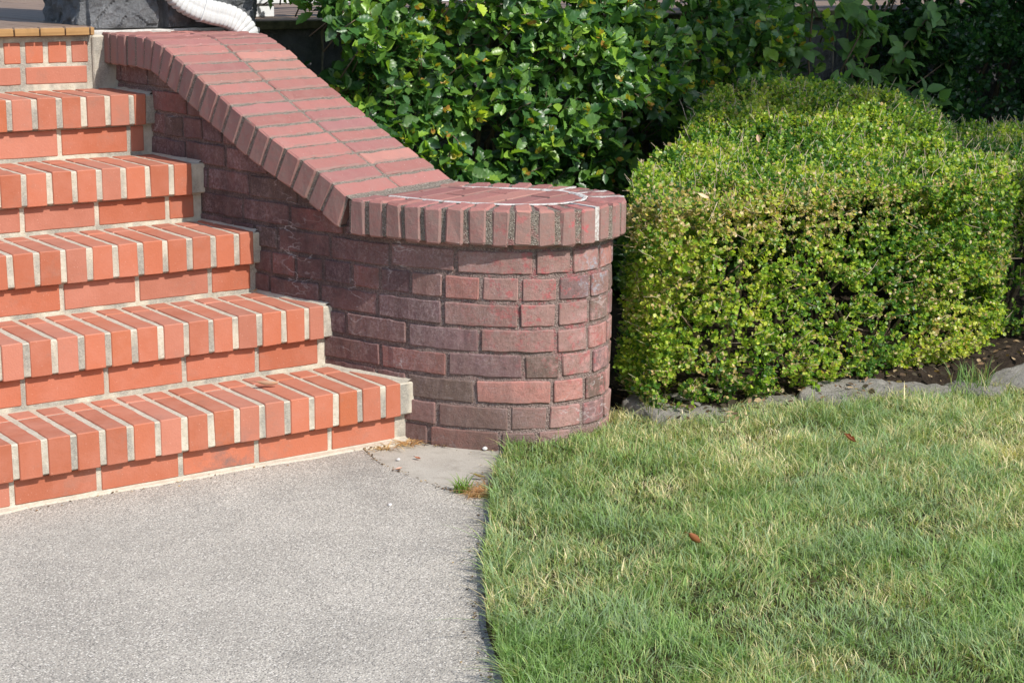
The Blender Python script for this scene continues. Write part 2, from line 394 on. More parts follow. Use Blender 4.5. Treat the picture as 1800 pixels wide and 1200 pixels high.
# ------------------------------------------------------------------ wing wall curve
OUT = np.array([(.825, 1.335), (.823, 1.18), (.824, 1.033), (.834, .9), (.850, .775), (.868, .645), (.888, .517), (.919, .385),
    (.961, .258), (1.005, .13), (1.052, 0.005), (1.096, -.078), (1.147, -.148), (1.21, -.212), (1.29, -.260), (1.375, -.276), (1.46, -.262),
    (1.53, -.216), (1.575, -.15), (1.592, -.06), (1.575, .03), (1.525, .11), (1.46, .18), (1.39, .25), (1.335, .34), (1.295, .45),
    (1.262, .6), (1.235, .76), (1.215, .9), (1.2, 1.05), (1.19, 1.2), (1.19, 1.335)])
def catmull(P, n=16):
    P = np.asarray(P, float); Q = np.vstack([2 * P[0] - P[1], P, 2 * P[-1] - P[-2]]); o = []
    for i in range(1, len(Q) - 2):
        p0, p1, p2, p3 = Q[i - 1:i + 3]
        for t in np.linspace(0, 1, n, endpoint=False):
            o.append(0.5 * (2 * p1 + (p2 - p0) * t + (2 * p0 - 5 * p1 + 4 * p2 - p3) * t * t + (3 * p1 - p0 - 3 * p2 + p3) * t ** 3))
    o.append(P[-1]); return np.array(o)
class Curve:
    def __init__(s, P):
        s.P = P; d = np.linalg.norm(np.diff(P, axis=0), axis=1); s.s = np.concatenate([[0], np.cumsum(d)]); s.L = s.s[-1]
        t = np.gradient(P, axis=0); t /= np.linalg.norm(t, axis=1)[:, None]
        s.N = np.stack([t[:, 1], -t[:, 0]], 1)            # walking front-wards along the near side: outward = -x side
        if s.N[5, 0] > 0: s.N = -s.N
    def at(s, q):
        return np.array([np.interp(q, s.s, s.P[:, 0]), np.interp(q, s.s, s.P[:, 1])])
    def nrm(s, q):
        n = np.array([np.interp(q, s.s, s.N[:, 0]), np.interp(q, s.s, s.N[:, 1])]); return n / np.linalg.norm(n)
    def off(s, d): return Curve(s.P + s.N * d)
WC = Curve(catmull(OUT))
nearP = WC.P[:len(WC.P) // 2]
_o = np.argsort(nearP[:int(np.argmin(np.abs(nearP[:, 1] + .2))), 1])
GY = nearP[_o, 1]; GX = nearP[_o, 0]
def g(y): return float(np.interp(y, GY, GX))
PROF = [(1.40, 1.0), (1.07, 1.0), (1.01, .9985), (.955, .992), (.9, .976), (.85, .957), (.797, .934), (.743, .909), (.69, .885), (.635, .861),
        (.58, .836), (.525, .811), (.47, .786), (.416, .761), (.362, .737), (.308, .712), (.254, .686), (.205, .658), (.158, .6265)]
PY = np.array([p[0] for p in PROF])[::-1]; PZ = np.array([p[1] for p in PROF])[::-1]
FLAT = 0.622
def cap_top(x, y):
    yn = y - .33 * max(0.0, x - g(max(y, 0.16)))
    return FLAT if yn < .158 else float(np.interp(yn, PY, PZ))

# ------------------------------------------------------------------ ground, walkway, lawn, bed
def sheet(name, poly, z0, z1, mat, kind='structure'):
    b = MB(); n = len(poly)
    vs = [(x, y, z1) for x, y in poly] + [(x, y, z0) for x, y in poly]
    b.add(vs, [tuple(range(n)), tuple(range(2 * n - 1, n - 1, -1))] + [(i, n + i, n + (i + 1) % n, (i + 1) % n) for i in range(n)])
    return tag(b.build(name, mat), kind=kind)
b = MB(); b.add([(-400, -400, -.05), (400, -400, -.05), (400, 400, -.05), (-400, 400, -.05)], [(0, 1, 2, 3)])
tag(b.build("ground", M_FAR), kind='structure')
CRACK = [(.93, .03), (.906, .0), (.892, -.06), (.876, -.15), (.881, -.24), (.888, -.34), (.899, -.42), (.922, -.50), (.96, -.60)]
CRACK = [tuple(p) for p in catmull(CRACK, 6)]
CRACK = [(x + 0.006 * (vn(x * 0 + i, 0, .7) - .5), y) for i, (x, y) in enumerate(CRACK)]
right = [(1.75, -.6), (1.75, .3), (1.3, .3), (.95, .3)]
sheet("walkway", [(-4, -8), (1.2, -8), (1.2, -2)] + [(x - .002, y) for x, y in CRACK[::-1]] + [(.93, .3), (-4, .3)], -.10, 0.0, M_CONC)
sheet("side_slab", [(1.75, -2)] + right[1:3] + [(.95, .3)] + [(x + .003, y) for x, y in CRACK] + [(1.2, -2)], -.10, -0.003, M_CONF)
LAWN_EDGE = [(-2.6, -7.5), (-1.2, -4.4), (-.45, -2.9), (.10, -1.86), (.335, -1.42), (.50, -1.12), (.63, -.92), (.745, -.77), (.93, -.52), (1.08, -.34), (1.215, -.19)]
LE = [tuple(p) for p in catmull(LAWN_EDGE, 5)]
LE = [(x + .018 * (vn(i, 3, .45) - .5) + 0.012, y) for i, (x, y) in enumerate(LE)]
LAWN = LE + [(1.38, -.1), (1.62, -.15), (1.80, -.26), (2.14, -.38), (2.57, -.49), (2.95, -.56), (3.6, -.60), (7, -.6), (9, -7.5)]
def lawn_z(x, y): return 0.022 + 0.012 * vn(x, y, 2.2, 4)
sheet("lawn", LAWN, -.08, 0.018, M_TURF)
# planting bed: a lumpy soil sheet behind the edging stones
nx, ny = 90, 40
X, Y = np.meshgrid(np.linspace(1.0, 9, nx), np.linspace(-.62, 1.52, ny), indexing='ij')
Yl = Y
Z = 0.018 + .035 * vn(X, Y, 6) + .02 * vn(X, Y, 19, 2) - np.where(Y < -.30, .05, 0) - np.where((X < 1.28) | ((X < 1.63) & (Y < .2)), .25, 0)
V = np.stack([X.ravel(), Yl.ravel(), Z.ravel()], 1)
ii, jj = np.meshgrid(np.arange(nx - 1), np.arange(ny - 1), indexing='ij'); a = (ii * ny + jj).ravel()
tag(np_mesh("planting_bed", V, np.stack([a, a + ny, a + ny + 1, a + 1], 1), M_SOIL, smooth=True), kind='structure')

# ------------------------------------------------------------------ brick steps
Y0 = [0.0, .2577, .5162, .7743, 1.0335]
ZT = [.160, .3280, .4962, .6615, .8355]
X0 = [0.0, .1300, .1919, .3302, .3939]
PP = [.0689, .06895, .06977, .07035, .0720]
XE = [1.018, .939, .869, .8180, .798]
RJ = [[-.005, .203, .41, .613, .819, 1.012], [.125, .336, .545, .751, .931], [.331, .538, .747, .868], [.33, .539, .747, .827], [.333, .542, .752, .797]]
HN = .0885; OVH = .022; XL = -1.1
def scol():
    k = random.random()
    base = Vector((.395, .124, .068)) if k < .7 else Vector((.40, .150, .098)) if k < .9 else Vector((.375, .112, .052))
    return tuple(base * random.uniform(.82, 1.10))
stairs = empty("brick_staircase", (0, .6, 0), "flight of orange painted brick steps with pale mortar joints climbing to the wooden porch", "steps")
ROCK = lambda: random.uniform(-.0008, .0008)
for k in range(5):
    y, z = Y0[k], ZT[k]; zb = 0 if k == 0 else ZT[k - 1]
    core = MB()
    xr = g(y) + .012
    core.box(XL, xr, y + .0025, 1.33, z - HN + .002, z - .0026, .003, rough=.0010, nu=60)
    core.box(XL, g(y + .02) + .012, y + OVH + .0025, 1.33, zb - .02, z - HN + .006, .002, rough=.0010, nu=60)
    # mortar bead where the tread meets the wing wall and along the riser behind
    ys = np.linspace(y + .006, y + .285, 16); vs = []
    for i, yy in enumerate(ys):
        gx = g(yy); j = .004 * vn(i, k, .6, 6) + .002
        vs += [(gx + .02, yy, z + .002 + j), (gx - .002, yy, z + .001 + j * .9), (gx - .006 - j * .8, yy, z + .0012), (gx - .010 - j, yy, z - .004)]
    core.add(vs, [(i * 4 + c, i * 4 + c + 1, i * 4 + c + 5, i * 4 + c + 4) for i in range(15) for c in range(3)])
    if k == 0:      # ragged skim of cement along the foot of the first riser
        xs = np.linspace(XL, 1.045, 110); vs = []
        for i, xx in enumerate(xs):
            j = .002 + .016 * vn(xx, 0, 14, 3) + .016 * vn(xx, 0, 3.5, 8)
            vs += [(xx, y + OVH + .006, .008 + j * .15), (xx, y + OVH - .003, .004 + j * .12), (xx, y + OVH - j, .0035), (xx, y + OVH - j - .008, -.005)]
        core.add(vs, [(i * 4 + c, i * 4 + c + 1, i * 4 + c + 5, i * 4 + c + 4) for i in range(109) for c in range(3)])
    step = core.build("step", M_MO, stairs)
    nb = MB(); wj = .0158
    i = -int((X0[k] - XL) / PP[k]) - 1
    while True:
        xa = X0[k] + i * PP[k] + wj / 2; xb = xa + PP[k] - wj
        i += 1
        if xb < XL + .02: continue
        if xa > XE[k] - .008: break
        xb = min(xb, XE[k]) + ROCK(); xa += ROCK(); dz = ROCK(); dy = ROCK() * 1.2
        c = scol()
        nb.brick(lambda u, v, w_: (xa + v, y + dy + u, z - HN + w_ + dz), .1935, xb - xa, HN, .0022, 9, c, 0, .0011, i)
        nb.brick(lambda u, v, w_: (xa + v, y + .2015 + dy + u, z - HN + w_ + dz), .0625, xb - xa, HN, .0022, 3, scol(), 0, .0007, i + .5)
    # last sliver between the end joint and the mortar is covered by the clipped brick above
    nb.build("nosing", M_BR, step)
    rb = MB(); js = [RJ[k][0] - .206 * n for n in range(8, 0, -1)] + RJ[k]
    for a_, b_ in zip(js[:-1], js[1:]):
        if b_ < XL + .05: continue
        a2 = max(a_, XL) + .0062; b2 = b_ - .0062 if b_ is not js[-1] else b_
        if b2 - a2 < .012: continue
        zt = z - HN - .004; z0 = zb + .0085 + ROCK()
        rb.brick(lambda u, v, w_: (a2 + u, y + OVH + v + ROCK() * 0, z0 + w_), b2 - a2, .06, zt - z0, .002, 6, scol(), 0, .0008, a_ * 9)
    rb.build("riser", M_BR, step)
# the last rise up to the porch boards
yt = 1.307; core = MB()
core.box(XL, .80, yt + .0025, 1.50, .80, .992, .002, rough=.0012, nu=60)
core.box(.752, g(1.30) + .02, yt - .006, 1.40, .80, .9905, .004, rough=.0012, nu=4)
tr = core.build("top_riser", M_MO, stairs)
rb = MB(); js = [.5385 - .2075 * n for n in range(8, -1, -1)] + [.738]
for a_, b_ in zip(js[:-1], js[1:]):
    if b_ > XL + .05: rb.box(max(a_, XL) + .0075, b_ - (.0075 if b_ < .7 else .004), yt, yt + .05, .8535, .9035, .002, scol(), 0, .0009, 6, a_)
js = [.4775 - .0670 * n for n in range(24, 0, -1)] + [.4775, .5415, .6095, .6815, .7475]
for a_, b_ in zip(js[:-1], js[1:]):
    if b_ > XL + .05: rb.box(max(a_, XL) + .0078, b_ - .0078, yt, yt + .05, .9140, .9755, .002, scol(), 0, .0009, 3, a_)
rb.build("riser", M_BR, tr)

# ------------------------------------------------------------------ wing wall
wall = empty("brick_wing_wall", (1.2, .3, 0), "dark red curved brick wing wall sweeping down beside the steps to a rounded end", "wall")
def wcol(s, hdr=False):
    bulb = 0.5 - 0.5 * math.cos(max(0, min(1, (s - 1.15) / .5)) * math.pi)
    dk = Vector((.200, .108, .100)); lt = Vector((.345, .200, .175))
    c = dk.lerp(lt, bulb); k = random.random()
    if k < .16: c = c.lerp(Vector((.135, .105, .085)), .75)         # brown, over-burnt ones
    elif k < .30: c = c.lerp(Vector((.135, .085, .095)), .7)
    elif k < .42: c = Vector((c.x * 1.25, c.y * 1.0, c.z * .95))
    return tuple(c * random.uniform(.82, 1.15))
wb = MB(); CH = .0668; z_start = -.012
inner = WC.off(-.008)
for r in range(15):
    z0 = z_start + r * CH; s = -random.uniform(0, .15) if r else -.06
    hz = 0.0565
    if r == 0: z0, hz = -.03, .076
    while s < WC.L:
        bulbzone = 1.60 < s < 2.55
        L = .098 if (bulbzone or r in (6, 11)) and random.random() < .93 else (.199 if random.random() < .86 else .098)
        L *= random.uniform(.965, 1.035)
        s0, s1 = max(s, 0) + .0055, min(s + L, WC.L) - .0055
        s += L
        if s1 - s0 < .02: continue
        pm = WC.at((s0 + s1) / 2)
        if max(cap_top(*WC.at(s0)), cap_top(*WC.at(s1))) - .07 < z0: continue
        jz = random.uniform(-.0022, .0022); jd = random.uniform(-.0022, .0018)
        def fn(u, v, w_, s0=s0, z0=z0, jz=jz, jd=jd):
            q = s0 + u; p = WC.at(q); n = WC.nrm(q); d = jd - .05 + v
            p = p + n * d
            zz = z0 + jz + w_
            return (p[0], p[1], min(zz, cap_top(p[0], p[1]) - .06 - .0003 * w_))
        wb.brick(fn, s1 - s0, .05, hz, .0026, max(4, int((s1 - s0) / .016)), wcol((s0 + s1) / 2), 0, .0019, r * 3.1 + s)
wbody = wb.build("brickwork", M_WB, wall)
mb = MB(); n = 140; rows = 12; vs = []
for i in range(n + 1):
    q = WC.L * i / n; p = WC.at(q); nn = WC.nrm(q); zt = cap_top(*p) - .055
    for j in range(rows + 1):
        zz = -.06 + (zt + .06) * j / rows
        d = -.0046 + .0022 * (mnoise.noise(Vector((q * 60, zz * 60, 0))))
        pp = p + nn * d; vs.append((pp[0], pp[1], zz))
fs = [(i * (rows + 1) + j, (i + 1) * (rows + 1) + j, (i + 1) * (rows + 1) + j + 1, i * (rows + 1) + j + 1) for i in range(n) for j in range(rows)]
mb.add(vs, fs)
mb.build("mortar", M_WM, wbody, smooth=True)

# coping: rows of bricks across the slope, then a ring of bricks round the level end
CC = WC.off(.034)
k2 = len(CC.P) // 2
def near_pt(y):
    P = CC.P[:k2 - 60]; o = np.argsort(P[:, 1]); return np.array([np.interp(y, P[o, 1], P[o, 0]), y])
def far_pt(y):
    P = CC.P[k2 + 40:]; o = np.argsort(P[:, 1]); return np.array([np.interp(y, P[o, 1], P[o, 0]), y])
rowsY = [1.325, 1.262, 1.199, 1.136, 1.073, 1.012, .955, .9, .85, .797, .743, .69, .635, .58, .525, .47, .416, .362, .308, .254, .205, .158]
B = []
for yn in rowsY:
    dy = .13 + .028 * max(0, min(1, (1.0 - yn) / .8)); yf = min(yn + dy, 1.50)
    N = near_pt(yn); Fp = far_pt(min(yf, 1.33)) if yf <= 1.33 else np.array([1.224, yf])
    zz = float(np.interp(yn, PY, PZ))
    B.append([Vector((N[0], N[1], zz)), Vector((Fp[0], Fp[1], zz - .003))])
def row_n(i):
    def fn_(a, b_):
        t = ((B[b_][0] + B[b_][1]) - (B[a][0] + B[a][1])) / 2; c = B[a][1] - B[a][0]
        m = c.cross(t); m = m if m.z > 0 else -m; return m.normalized()
    ns = [fn_(a, a + 1) for a in (i - 1, i) if 0 <= a and a + 1 < len(B)]
    v = Vector((0, 0, 0))
    for m in ns: v += m
    return v.normalized()
BN = [row_n(i) for i in range(len(B))]; BN[-1] = (BN[-1] + Vector((0, 0, .55))).normalized()
coping_b, core = MB(), MB()
def ccol():
    c = Vector((.325, .140, .122)); k = random.random()
    if k < .25: c = Vector((.295, .13, .12))
    elif k < .4: c = Vector((.36, .17, .14))
    elif k < .5: c = Vector((.27, .125, .12))
    return tuple(c * random.uniform(.80, 1.12))
TH = .091
def hexbrick(mb_, c, shrink_u, shrink_v, col, b, rough, seed, nu=5, m=0, ext=0.0):
    """c = 4 top corners (near a, near b, far b, far a) with normals; u runs near->far, v a->b, w up"""
    (pa, na), (pb, nb_), (qb, nqb), (qa, nqa) = c
    lu = ((qa - pa).length + (qb - pb).length) / 2; lv = ((pb - pa).length + (qb - qa).length) / 2
    def fn(u, v, w_):
        uu = (u + shrink_u[0]) / lu; vv = (v + shrink_v) / lv
        top = pa.lerp(qa, uu).lerp(pb.lerp(qb, uu), vv); nn = na.lerp(nqa, uu).lerp(nb_.lerp(nqb, uu), vv)
        return top - nn * (TH - w_)
    mb_.brick(fn, lu - shrink_u[0] - shrink_u[1], lv - 2 * shrink_v, TH + ext, b, nu, col, m, rough, seed)
for i in range(len(B) - 1):
    a, b_ = i, i + 1
    na, nb2 = BN[a], BN[b_]
    ma = B[a][0].lerp(B[a][1], .5 + .012 * (random.random() - .5)); mbb = B[b_][0].lerp(B[b_][1], .5 + .012 * (random.random() - .5))
    for (p, q, p2, q2, e0, e1) in ((B[a][0], ma, B[b_][0], mbb, random.uniform(-.003, .002), .0045), (ma, B[a][1], mbb, B[b_][1], .0045, random.uniform(-.003, .004))):
        jz = Vector((0, 0, random.uniform(-.0018, .0018)))
        hexbrick(coping_b, ((p + jz, na), (p2 + jz, nb2), (q2 + jz, nb2), (q + jz, na)), (e0, e1), .0042 + random.uniform(-.0008, .0008), ccol(), .0045, .0024, i * 2.3 + p.x, 12)
    lo = .0040
    vs = []
    for P, nn in ((B[a], na), (B[b_], nb2)):
        ax = (P[1] - P[0]).normalized()
        vs += [P[0] + ax * .0035 - nn * lo, P[1] - ax * .0035 - nn * lo, P[1] - ax * .0035 - nn * (TH - .004), P[0] + ax * .0035 - nn * (TH - .004)]
    core.add(vs, [(0, 1, 5, 4), (1, 2, 6, 5), (2, 3, 7, 6), (3, 0, 4, 7)] + ([(3, 2, 1, 0)] if i == 0 else []))
# level end
sN = float(np.interp(-.158, -CC.P[:k2 - 60, 1], CC.s[:k2 - 60]))
farend = B[-1][1]; sF = float(CC.s[np.argmin(np.linalg.norm(CC.P - np.array(farend[:2]), axis=1) + (np.arange(len(CC.P)) < k2) * 9)])
npc = 26; DR = .104
def ring(q, d): p = CC.at(q) - CC.nrm(q) * d; return Vector((p[0], p[1], FLAT))
UP = Vector((0, 0, 1)); white = MB()
sb = np.linspace(sN, sF, npc + 1)
WJ = int(np.argmin([(ring(q, 0) - Vector((1.392, -.305, FLAT))).length for q in sb[1:]]))
for i in range(npc):
    qa, qb = sb[i], sb[i + 1]
    wj = (.0046, .0040)
    ja = .0058 + random.uniform(0, .0022); jb = .0058 + random.uniform(0, .0022)
    o0 = random.uniform(-.0025, .003)
    pa, pb = ring(qa + ja, 0), ring(qb - jb, 0); ra, rb_ = ring(qa + .003, DR), ring(qb - .003, DR)
    t = (rb_ - ra)
    if t.length > .012: pass
    jz = UP * random.uniform(-.002, .0018)
    hexbrick(coping_b, ((pa + jz, UP), (pb + jz, UP), (rb_ + jz, UP), (ra + jz, UP)), (o0, 0), 0.0, ccol(), .005, .0032, i * 1.9, 8)
    oj = ring(qb, 0)
    if (oj.x > 1.575 and i % 2 == WJ % 2) or i == WJ:          # joints re-pointed in white
        vs = []
        for q, sgn in ((-1, 0), (1, 0)):
            for d, hw in ((.0035, i == WJ and .0072 or .0052), (DR, .0032)):
                p = ring(qb + q * hw, d) + UP * .0006; vs += [p, p - UP * (TH - .006)]
        white.add(vs, [(0, 2, 6, 4), (0, 1, 3, 2), (4, 5, 7, 6), (0, 1, 5, 4)])
# mortar body under the level end
qs = sb; top = [ring(q, .0048) - UP * .0034 for q in qs]
nT = len(top); vs = top + [p - UP * (TH - .008) for p in top]
core.add(vs, [tuple(range(nT)), tuple(range(2 * nT - 1, nT - 1, -1))] + [(i, i + 1, nT + i + 1, nT + i) for i in range(nT - 1)])
# fillet where the slope meets the level end
a_, b2_ = B[-1]; ax = (b2_ - a_).normalized(); dn = Vector((ax.y, -ax.x, 0)); vs = []
for i in range(31):
    p = a_.lerp(b2_, i / 30); j = .003 * mnoise.noise(p * 70)
    vs += [p - dn * .006 + UP * (.0035 + j), p + dn * (.001 + j) + UP * (.001 - (p.z - FLAT) * .6), p + dn * (.008 + 2 * j) + UP * (FLAT + .0008 - p.z), p + dn * .02 + UP * (FLAT - .006 - p.z)]
core.add(vs, [(i * 4 + c, i * 4 + c + 1, i * 4 + c + 5, i * 4 + c + 4) for i in range(30) for c in range(3)])
# inner field: courses laid across, trimmed to the ring
inn = [np.array(ring(q, DR + .0115)[:2]) for q in np.linspace(sN + .035, sF - .03, 90)]
inn = [p for p in inn]
def clip(poly, nrm, d):
    o = []
    for i in range(len(poly)):
        a_, b2 = poly[i], poly[(i + 1) % len(poly)]; da, db = a_ @ nrm - d, b2 @ nrm - d
        if da <= 0: o.append(a_)
        if (da < 0) != (db < 0): o.append(a_ + (b2 - a_) * (da / (da - db)))
    return o
dirU = np.array([.928, .372]); dirV = np.array([.372, -.928]); org = np.array(B[-1][0][:2])
for r in range(-1, 12):
    v0 = r * .0665 + .012; v1 = v0 + .0575; shift = (r % 2) * .1
    for c in range(-2, 6):
        u0 = c * .203 - shift + .03; u1 = u0 + .194
        poly = clip(clip(clip(clip(inn, dirU, org @ dirU + u1), -dirU, -(org @ dirU + u0)), dirV, org @ dirV + v1), -dirV, -(org @ dirV + v0))
        if len(poly) < 3: continue
        A = abs(sum(poly[i][0] * poly[(i + 1) % len(poly)][1] - poly[(i + 1) % len(poly)][0] * poly[i][1] for i in range(len(poly)))) / 2
        if A < 2e-4: continue
        cen = sum(poly) / len(poly); jz = random.uniform(-.0015, .0012); m_ = len(poly)
        top = [(p[0], p[1], FLAT - .0015 + jz) for p in poly]
        tin = [tuple((cen + (p - cen) * .955)) + (FLAT + .0005 + jz,) for p in poly]
        bot = [(p[0], p[1], FLAT - .05) for p in poly]
        coping_b.add(tin + top + bot, [tuple(range(m_))] + [(i, (i + 1) % m_, m_ + (i + 1) % m_, m_ + i) for i in range(m_)] +
                     [(m_ + i, m_ + (i + 1) % m_, 2 * m_ + (i + 1) % m_, 2 * m_ + i) for i in range(m_)], ccol())
# white pointing ring
qs = np.linspace(sN + .05, sF - .06, 120); vs = []
for i, q in enumerate(qs):
    wv = .0068 + .0040 * (vn(i, 0, .5, 2) - .5) + .006 * max(0, 1 - abs(CC.at(q)[0] - 1.60) / .05) * (CC.at(q)[1] > -.2)
    vs += [ring(q, DR + .0048 - wv) + UP * -.001, ring(q, DR + .0048 - wv * .6) + UP * .0018, ring(q, DR + .0048 + wv * .6) + UP * .0018, ring(q, DR + .0048 + wv) + UP * -.001]
white.add(vs, [(i * 4 + c, i * 4 + c + 1, i * 4 + c + 5, i * 4 + c + 4) for i in range(119) for c in range(3)])
cop = coping_b.build("coping", M_CB, wall)
core.build("mortar", M_CM, cop)
wo = white.build("white_mortar_line", M_WHL, cop)
# grey mortar ledge bedding the pier on the wall end
ld = MB(); ld.box(.762, 1.32, 1.318, 1.40, .985, 1.0055, .004, rough=.002, nu=24)
ld.build("mortar_ledge", M_LEDGE, wall)

# ------------------------------------------------------------------ stone pier, porch boards, foundation
def rock(mb_, x0, x1, y0, y1, z0, z1, seed, amp=.012, n=14):
    def grid(o, du, dv, nu, nv):
        vs = []
        for i in range(nu + 1):
            for j in range(nv + 1):
                p = Vector(o) + Vector(du) * (i / nu) + Vector(dv) * (j / nv)
                e = min(i, nu - i, j, nv - j)
                nn = Vector(du).cross(Vector(dv)).normalized()
                q = p * 9 + Vector((seed, seed, 0))
                h = mnoise.fractal(q, 0.7, 2.1, 8) * amp + abs(mnoise.noise(q * .5)) * amp * 1.4 + abs(mnoise.noise(q * 2.6)) * amp * .9 - .35 * amp * (abs(mnoise.noise(q * 1.3 + Vector((9, 3, 5)))) < .05)
                p = p + nn * (h if e > 0 else 0) + nn * (amp * .4 if e > 0 else 0)
                vs.append(p)
        return vs, [(i * (nv + 1) + j, (i + 1) * (nv + 1) + j, (i + 1) * (nv + 1) + j + 1, i * (nv + 1) + j + 1) for i in range(nu) for j in range(nv)]
    w_, d_, h_ = x1 - x0, y1 - y0, z1 - z0
    for o, du, dv in (((x0, y0, z0), (w_, 0, 0), (0, 0, h_)), ((x1, y0, z0), (0, d_, 0), (0, 0, h_)), ((x1, y1, z0), (-w_, 0, 0), (0, 0, h_)),
                      ((x0, y1, z0), (0, -d_, 0), (0, 0, h_)), ((x0, y0, z1), (w_, 0, 0), (0, d_, 0)), ((x0, y1, z0), (w_, 0, 0), (0, -d_, 0))):
        vs, fs = grid(o, du, dv, n, n); mb_.add(vs, fs)
pier = empty("stone_pier", (1.03, 1.5, 1.0), "rough dark grey stone pier at the head of the brick wing wall", "pier")
st = MB()
for (x0, x1, z0, z1, sd) in ((.757, .984, 1.004, 1.36, 1), (1.004, 1.31, 1.006, 1.27, 2), (1.004, 1.31, 1.285, 1.62, 5), (.757, .984, 1.375, 1.70, 3), (.757, 1.31, 1.715, 2.0, 8), (.757, 1.03, 2.015, 2.3, 9), (1.045, 1.31, 2.015, 2.3, 4)):
    rock(st, x0, x1, 1.352, 1.68, z0, z1, sd * 3.7, .016, 56)
st.build("stonework", M_STONE, pier)
pm = MB(); pm.box(.763, 1.305, 1.360, 1.67, .99, 2.3, .003, rough=.003, nu=10)
pm.build("mortar", M_PM, pier)
deck = empty("porch_deck", (0, 1.6, 1.0), "weathered brown porch floor boards at the top of the brick steps", "porch floor")
bd = MB(); x = XL; i = 0
while x < .745:
    x2 = min(x + .0765, .7515); ys = 1.279 + random.uniform(-.002, .002)
    bd.box(x + .0008, x2 - .0006, ys, 7.5, .9925, 1.0195, .004, (1, 1, 1), 0, .0008, 4, i); x += .0765; i += 1
for i in range(41): bd.box(.7525, 1.33, 1.695 + i * .14, 1.832 + i * .14, .9925, 1.0195, .003, rough=.0008, seed=i)
bd.build("boards", M_DECK, deck)
en = MB(); x = XL
while x < .745:
    x2 = min(x + .0765, .7515); en.box(x + .002, x2 - .002, 1.2745, 1.2785, .9945, 1.0165, .0012, rough=.0006); x += .0765
en.build("board_ends", M_DEND, deck)
porch = empty("porch_side_deck", (2.5, 1.7, 1.0), "porch floor edge beyond the downspout above the dark stone base", "porch floor")
bd = MB()
for i in range(42): bd.box(1.33 + .0 * i, 7.0, 1.462 + i * .14, 1.598 + i * .14, .9955, 1.0195, .003, rough=.0008, nu=8, seed=i)
bd.build("boards", M_DECK, porch)
bd = MB(); bd.box(1.32, 7.0, 1.447, 1.4605, .990, 1.018, .003, rough=.0012, nu=30); bd.build("edge_board", M_DMOSS, porch)
fnd = empty("porch_foundation", (3, 1.6, 0), "dark stone foundation wall below the porch floor behind the shrubs", "foundation wall")
st = MB(); random.seed(3)
for r, (z0, z1) in enumerate(((-.03, .30), (.315, .60), (.615, .985))):
    x = 1.19
    while x < 7:
        L = random.uniform(.3, .55); rock(st, x, x + L - .02, 1.52, 1.75, z0, z1, x * 3 + r, .012, 8); x += L
st.build("stonework", M_STONE, fnd)
pm = MB(); pm.box(1.18, 7.0, 1.53, 1.80, -.05, .988, .003, rough=.003, nu=30); pm.build("mortar", M_PM, fnd)
rail = empty("porch_railing", (1.6, 1.72, 1.02), "white porch railing foot standing on the porch floor beside the pier", "railing")
b = MB(); b.box(1.497, 1.572, 1.70, 1.76, 1.0195, 1.062, .003, rough=.0004); b.build("foot_block", M_RPAINT, rail)
b = MB(); b.box(1.33, 6.9, 1.69, 1.775, 1.0625, 1.10, .004, rough=.0004, nu=4); b.build("bottom_rail", M_RPAINT, rail)
for i in range(24):
    b = MB(); xx = 1.45 + i * .13; b.box(xx, xx + .035, 1.712, 1.747, 1.101, 1.75, .003); b.build("baluster", M_RPAINT, rail)
b = MB(); b.box(1.33, 6.9, 1.69, 1.775, 1.751, 1.80, .004, nu=4); b.build("top_rail", M_RPAINT, rail)

# ------------------------------------------------------------------ downspout
ds = empty("downspout", (1.03, 1.27, 1.1), "white corrugated metal downspout elbow bending over the wall in front of the pier", "downspout")
ctl = np.array([(.985, 1.292, 1.60), (.985, 1.292, 1.30), (.987, 1.290, 1.20), (1.003, 1.287, 1.135), (1.040, 1.282, 1.094), (1.082, 1.276, 1.071), (1.125, 1.272, 1.056), (1.168, 1.268, 1.046), (1.205, 1.266, 1.030),
                (1.233, 1.265, 1.003), (1.248, 1.265, .965), (1.252, 1.265, .90), (1.252, 1.265, .75), (1.252, 1.265, .5), (1.252, 1.265, .1)])
n_ = 26
P = []
def c3(P, n):
    Q = np.vstack([2 * P[0] - P[1], P, 2 * P[-1] - P[-2]]); o = []
    for i in range(1, len(Q) - 2):
        p0, p1, p2, p3 = Q[i - 1:i + 3]
        for t in np.linspace(0, 1, n, endpoint=False):
            o.append(0.5 * (2 * p1 + (p2 - p0) * t + (2 * p0 - 5 * p1 + 4 * p2 - p3) * t * t + (3 * p1 - p0 - 3 * p2 + p3) * t ** 3))
    o.append(P[-1]); return np.array(o)
P = c3(ctl, n_)
arc = np.concatenate([[0], np.cumsum(np.linalg.norm(np.diff(P, axis=0), axis=1))])
sel = np.interp(np.arange(0, arc[-1], .0022), arc, np.arange(len(P)))
P = np.stack([np.interp(sel, np.arange(len(P)), P[:, k]) for k in range(3)], 1)
arc = np.arange(len(P)) * .0022
T = np.gradient(P, axis=0); T /= np.linalg.norm(T, axis=1)[:, None]
bend = np.linalg.norm(np.gradient(T, axis=0), axis=1) / .0022; bend = np.convolve(bend, np.ones(9) / 9, 'same')
NP = 48; V = []
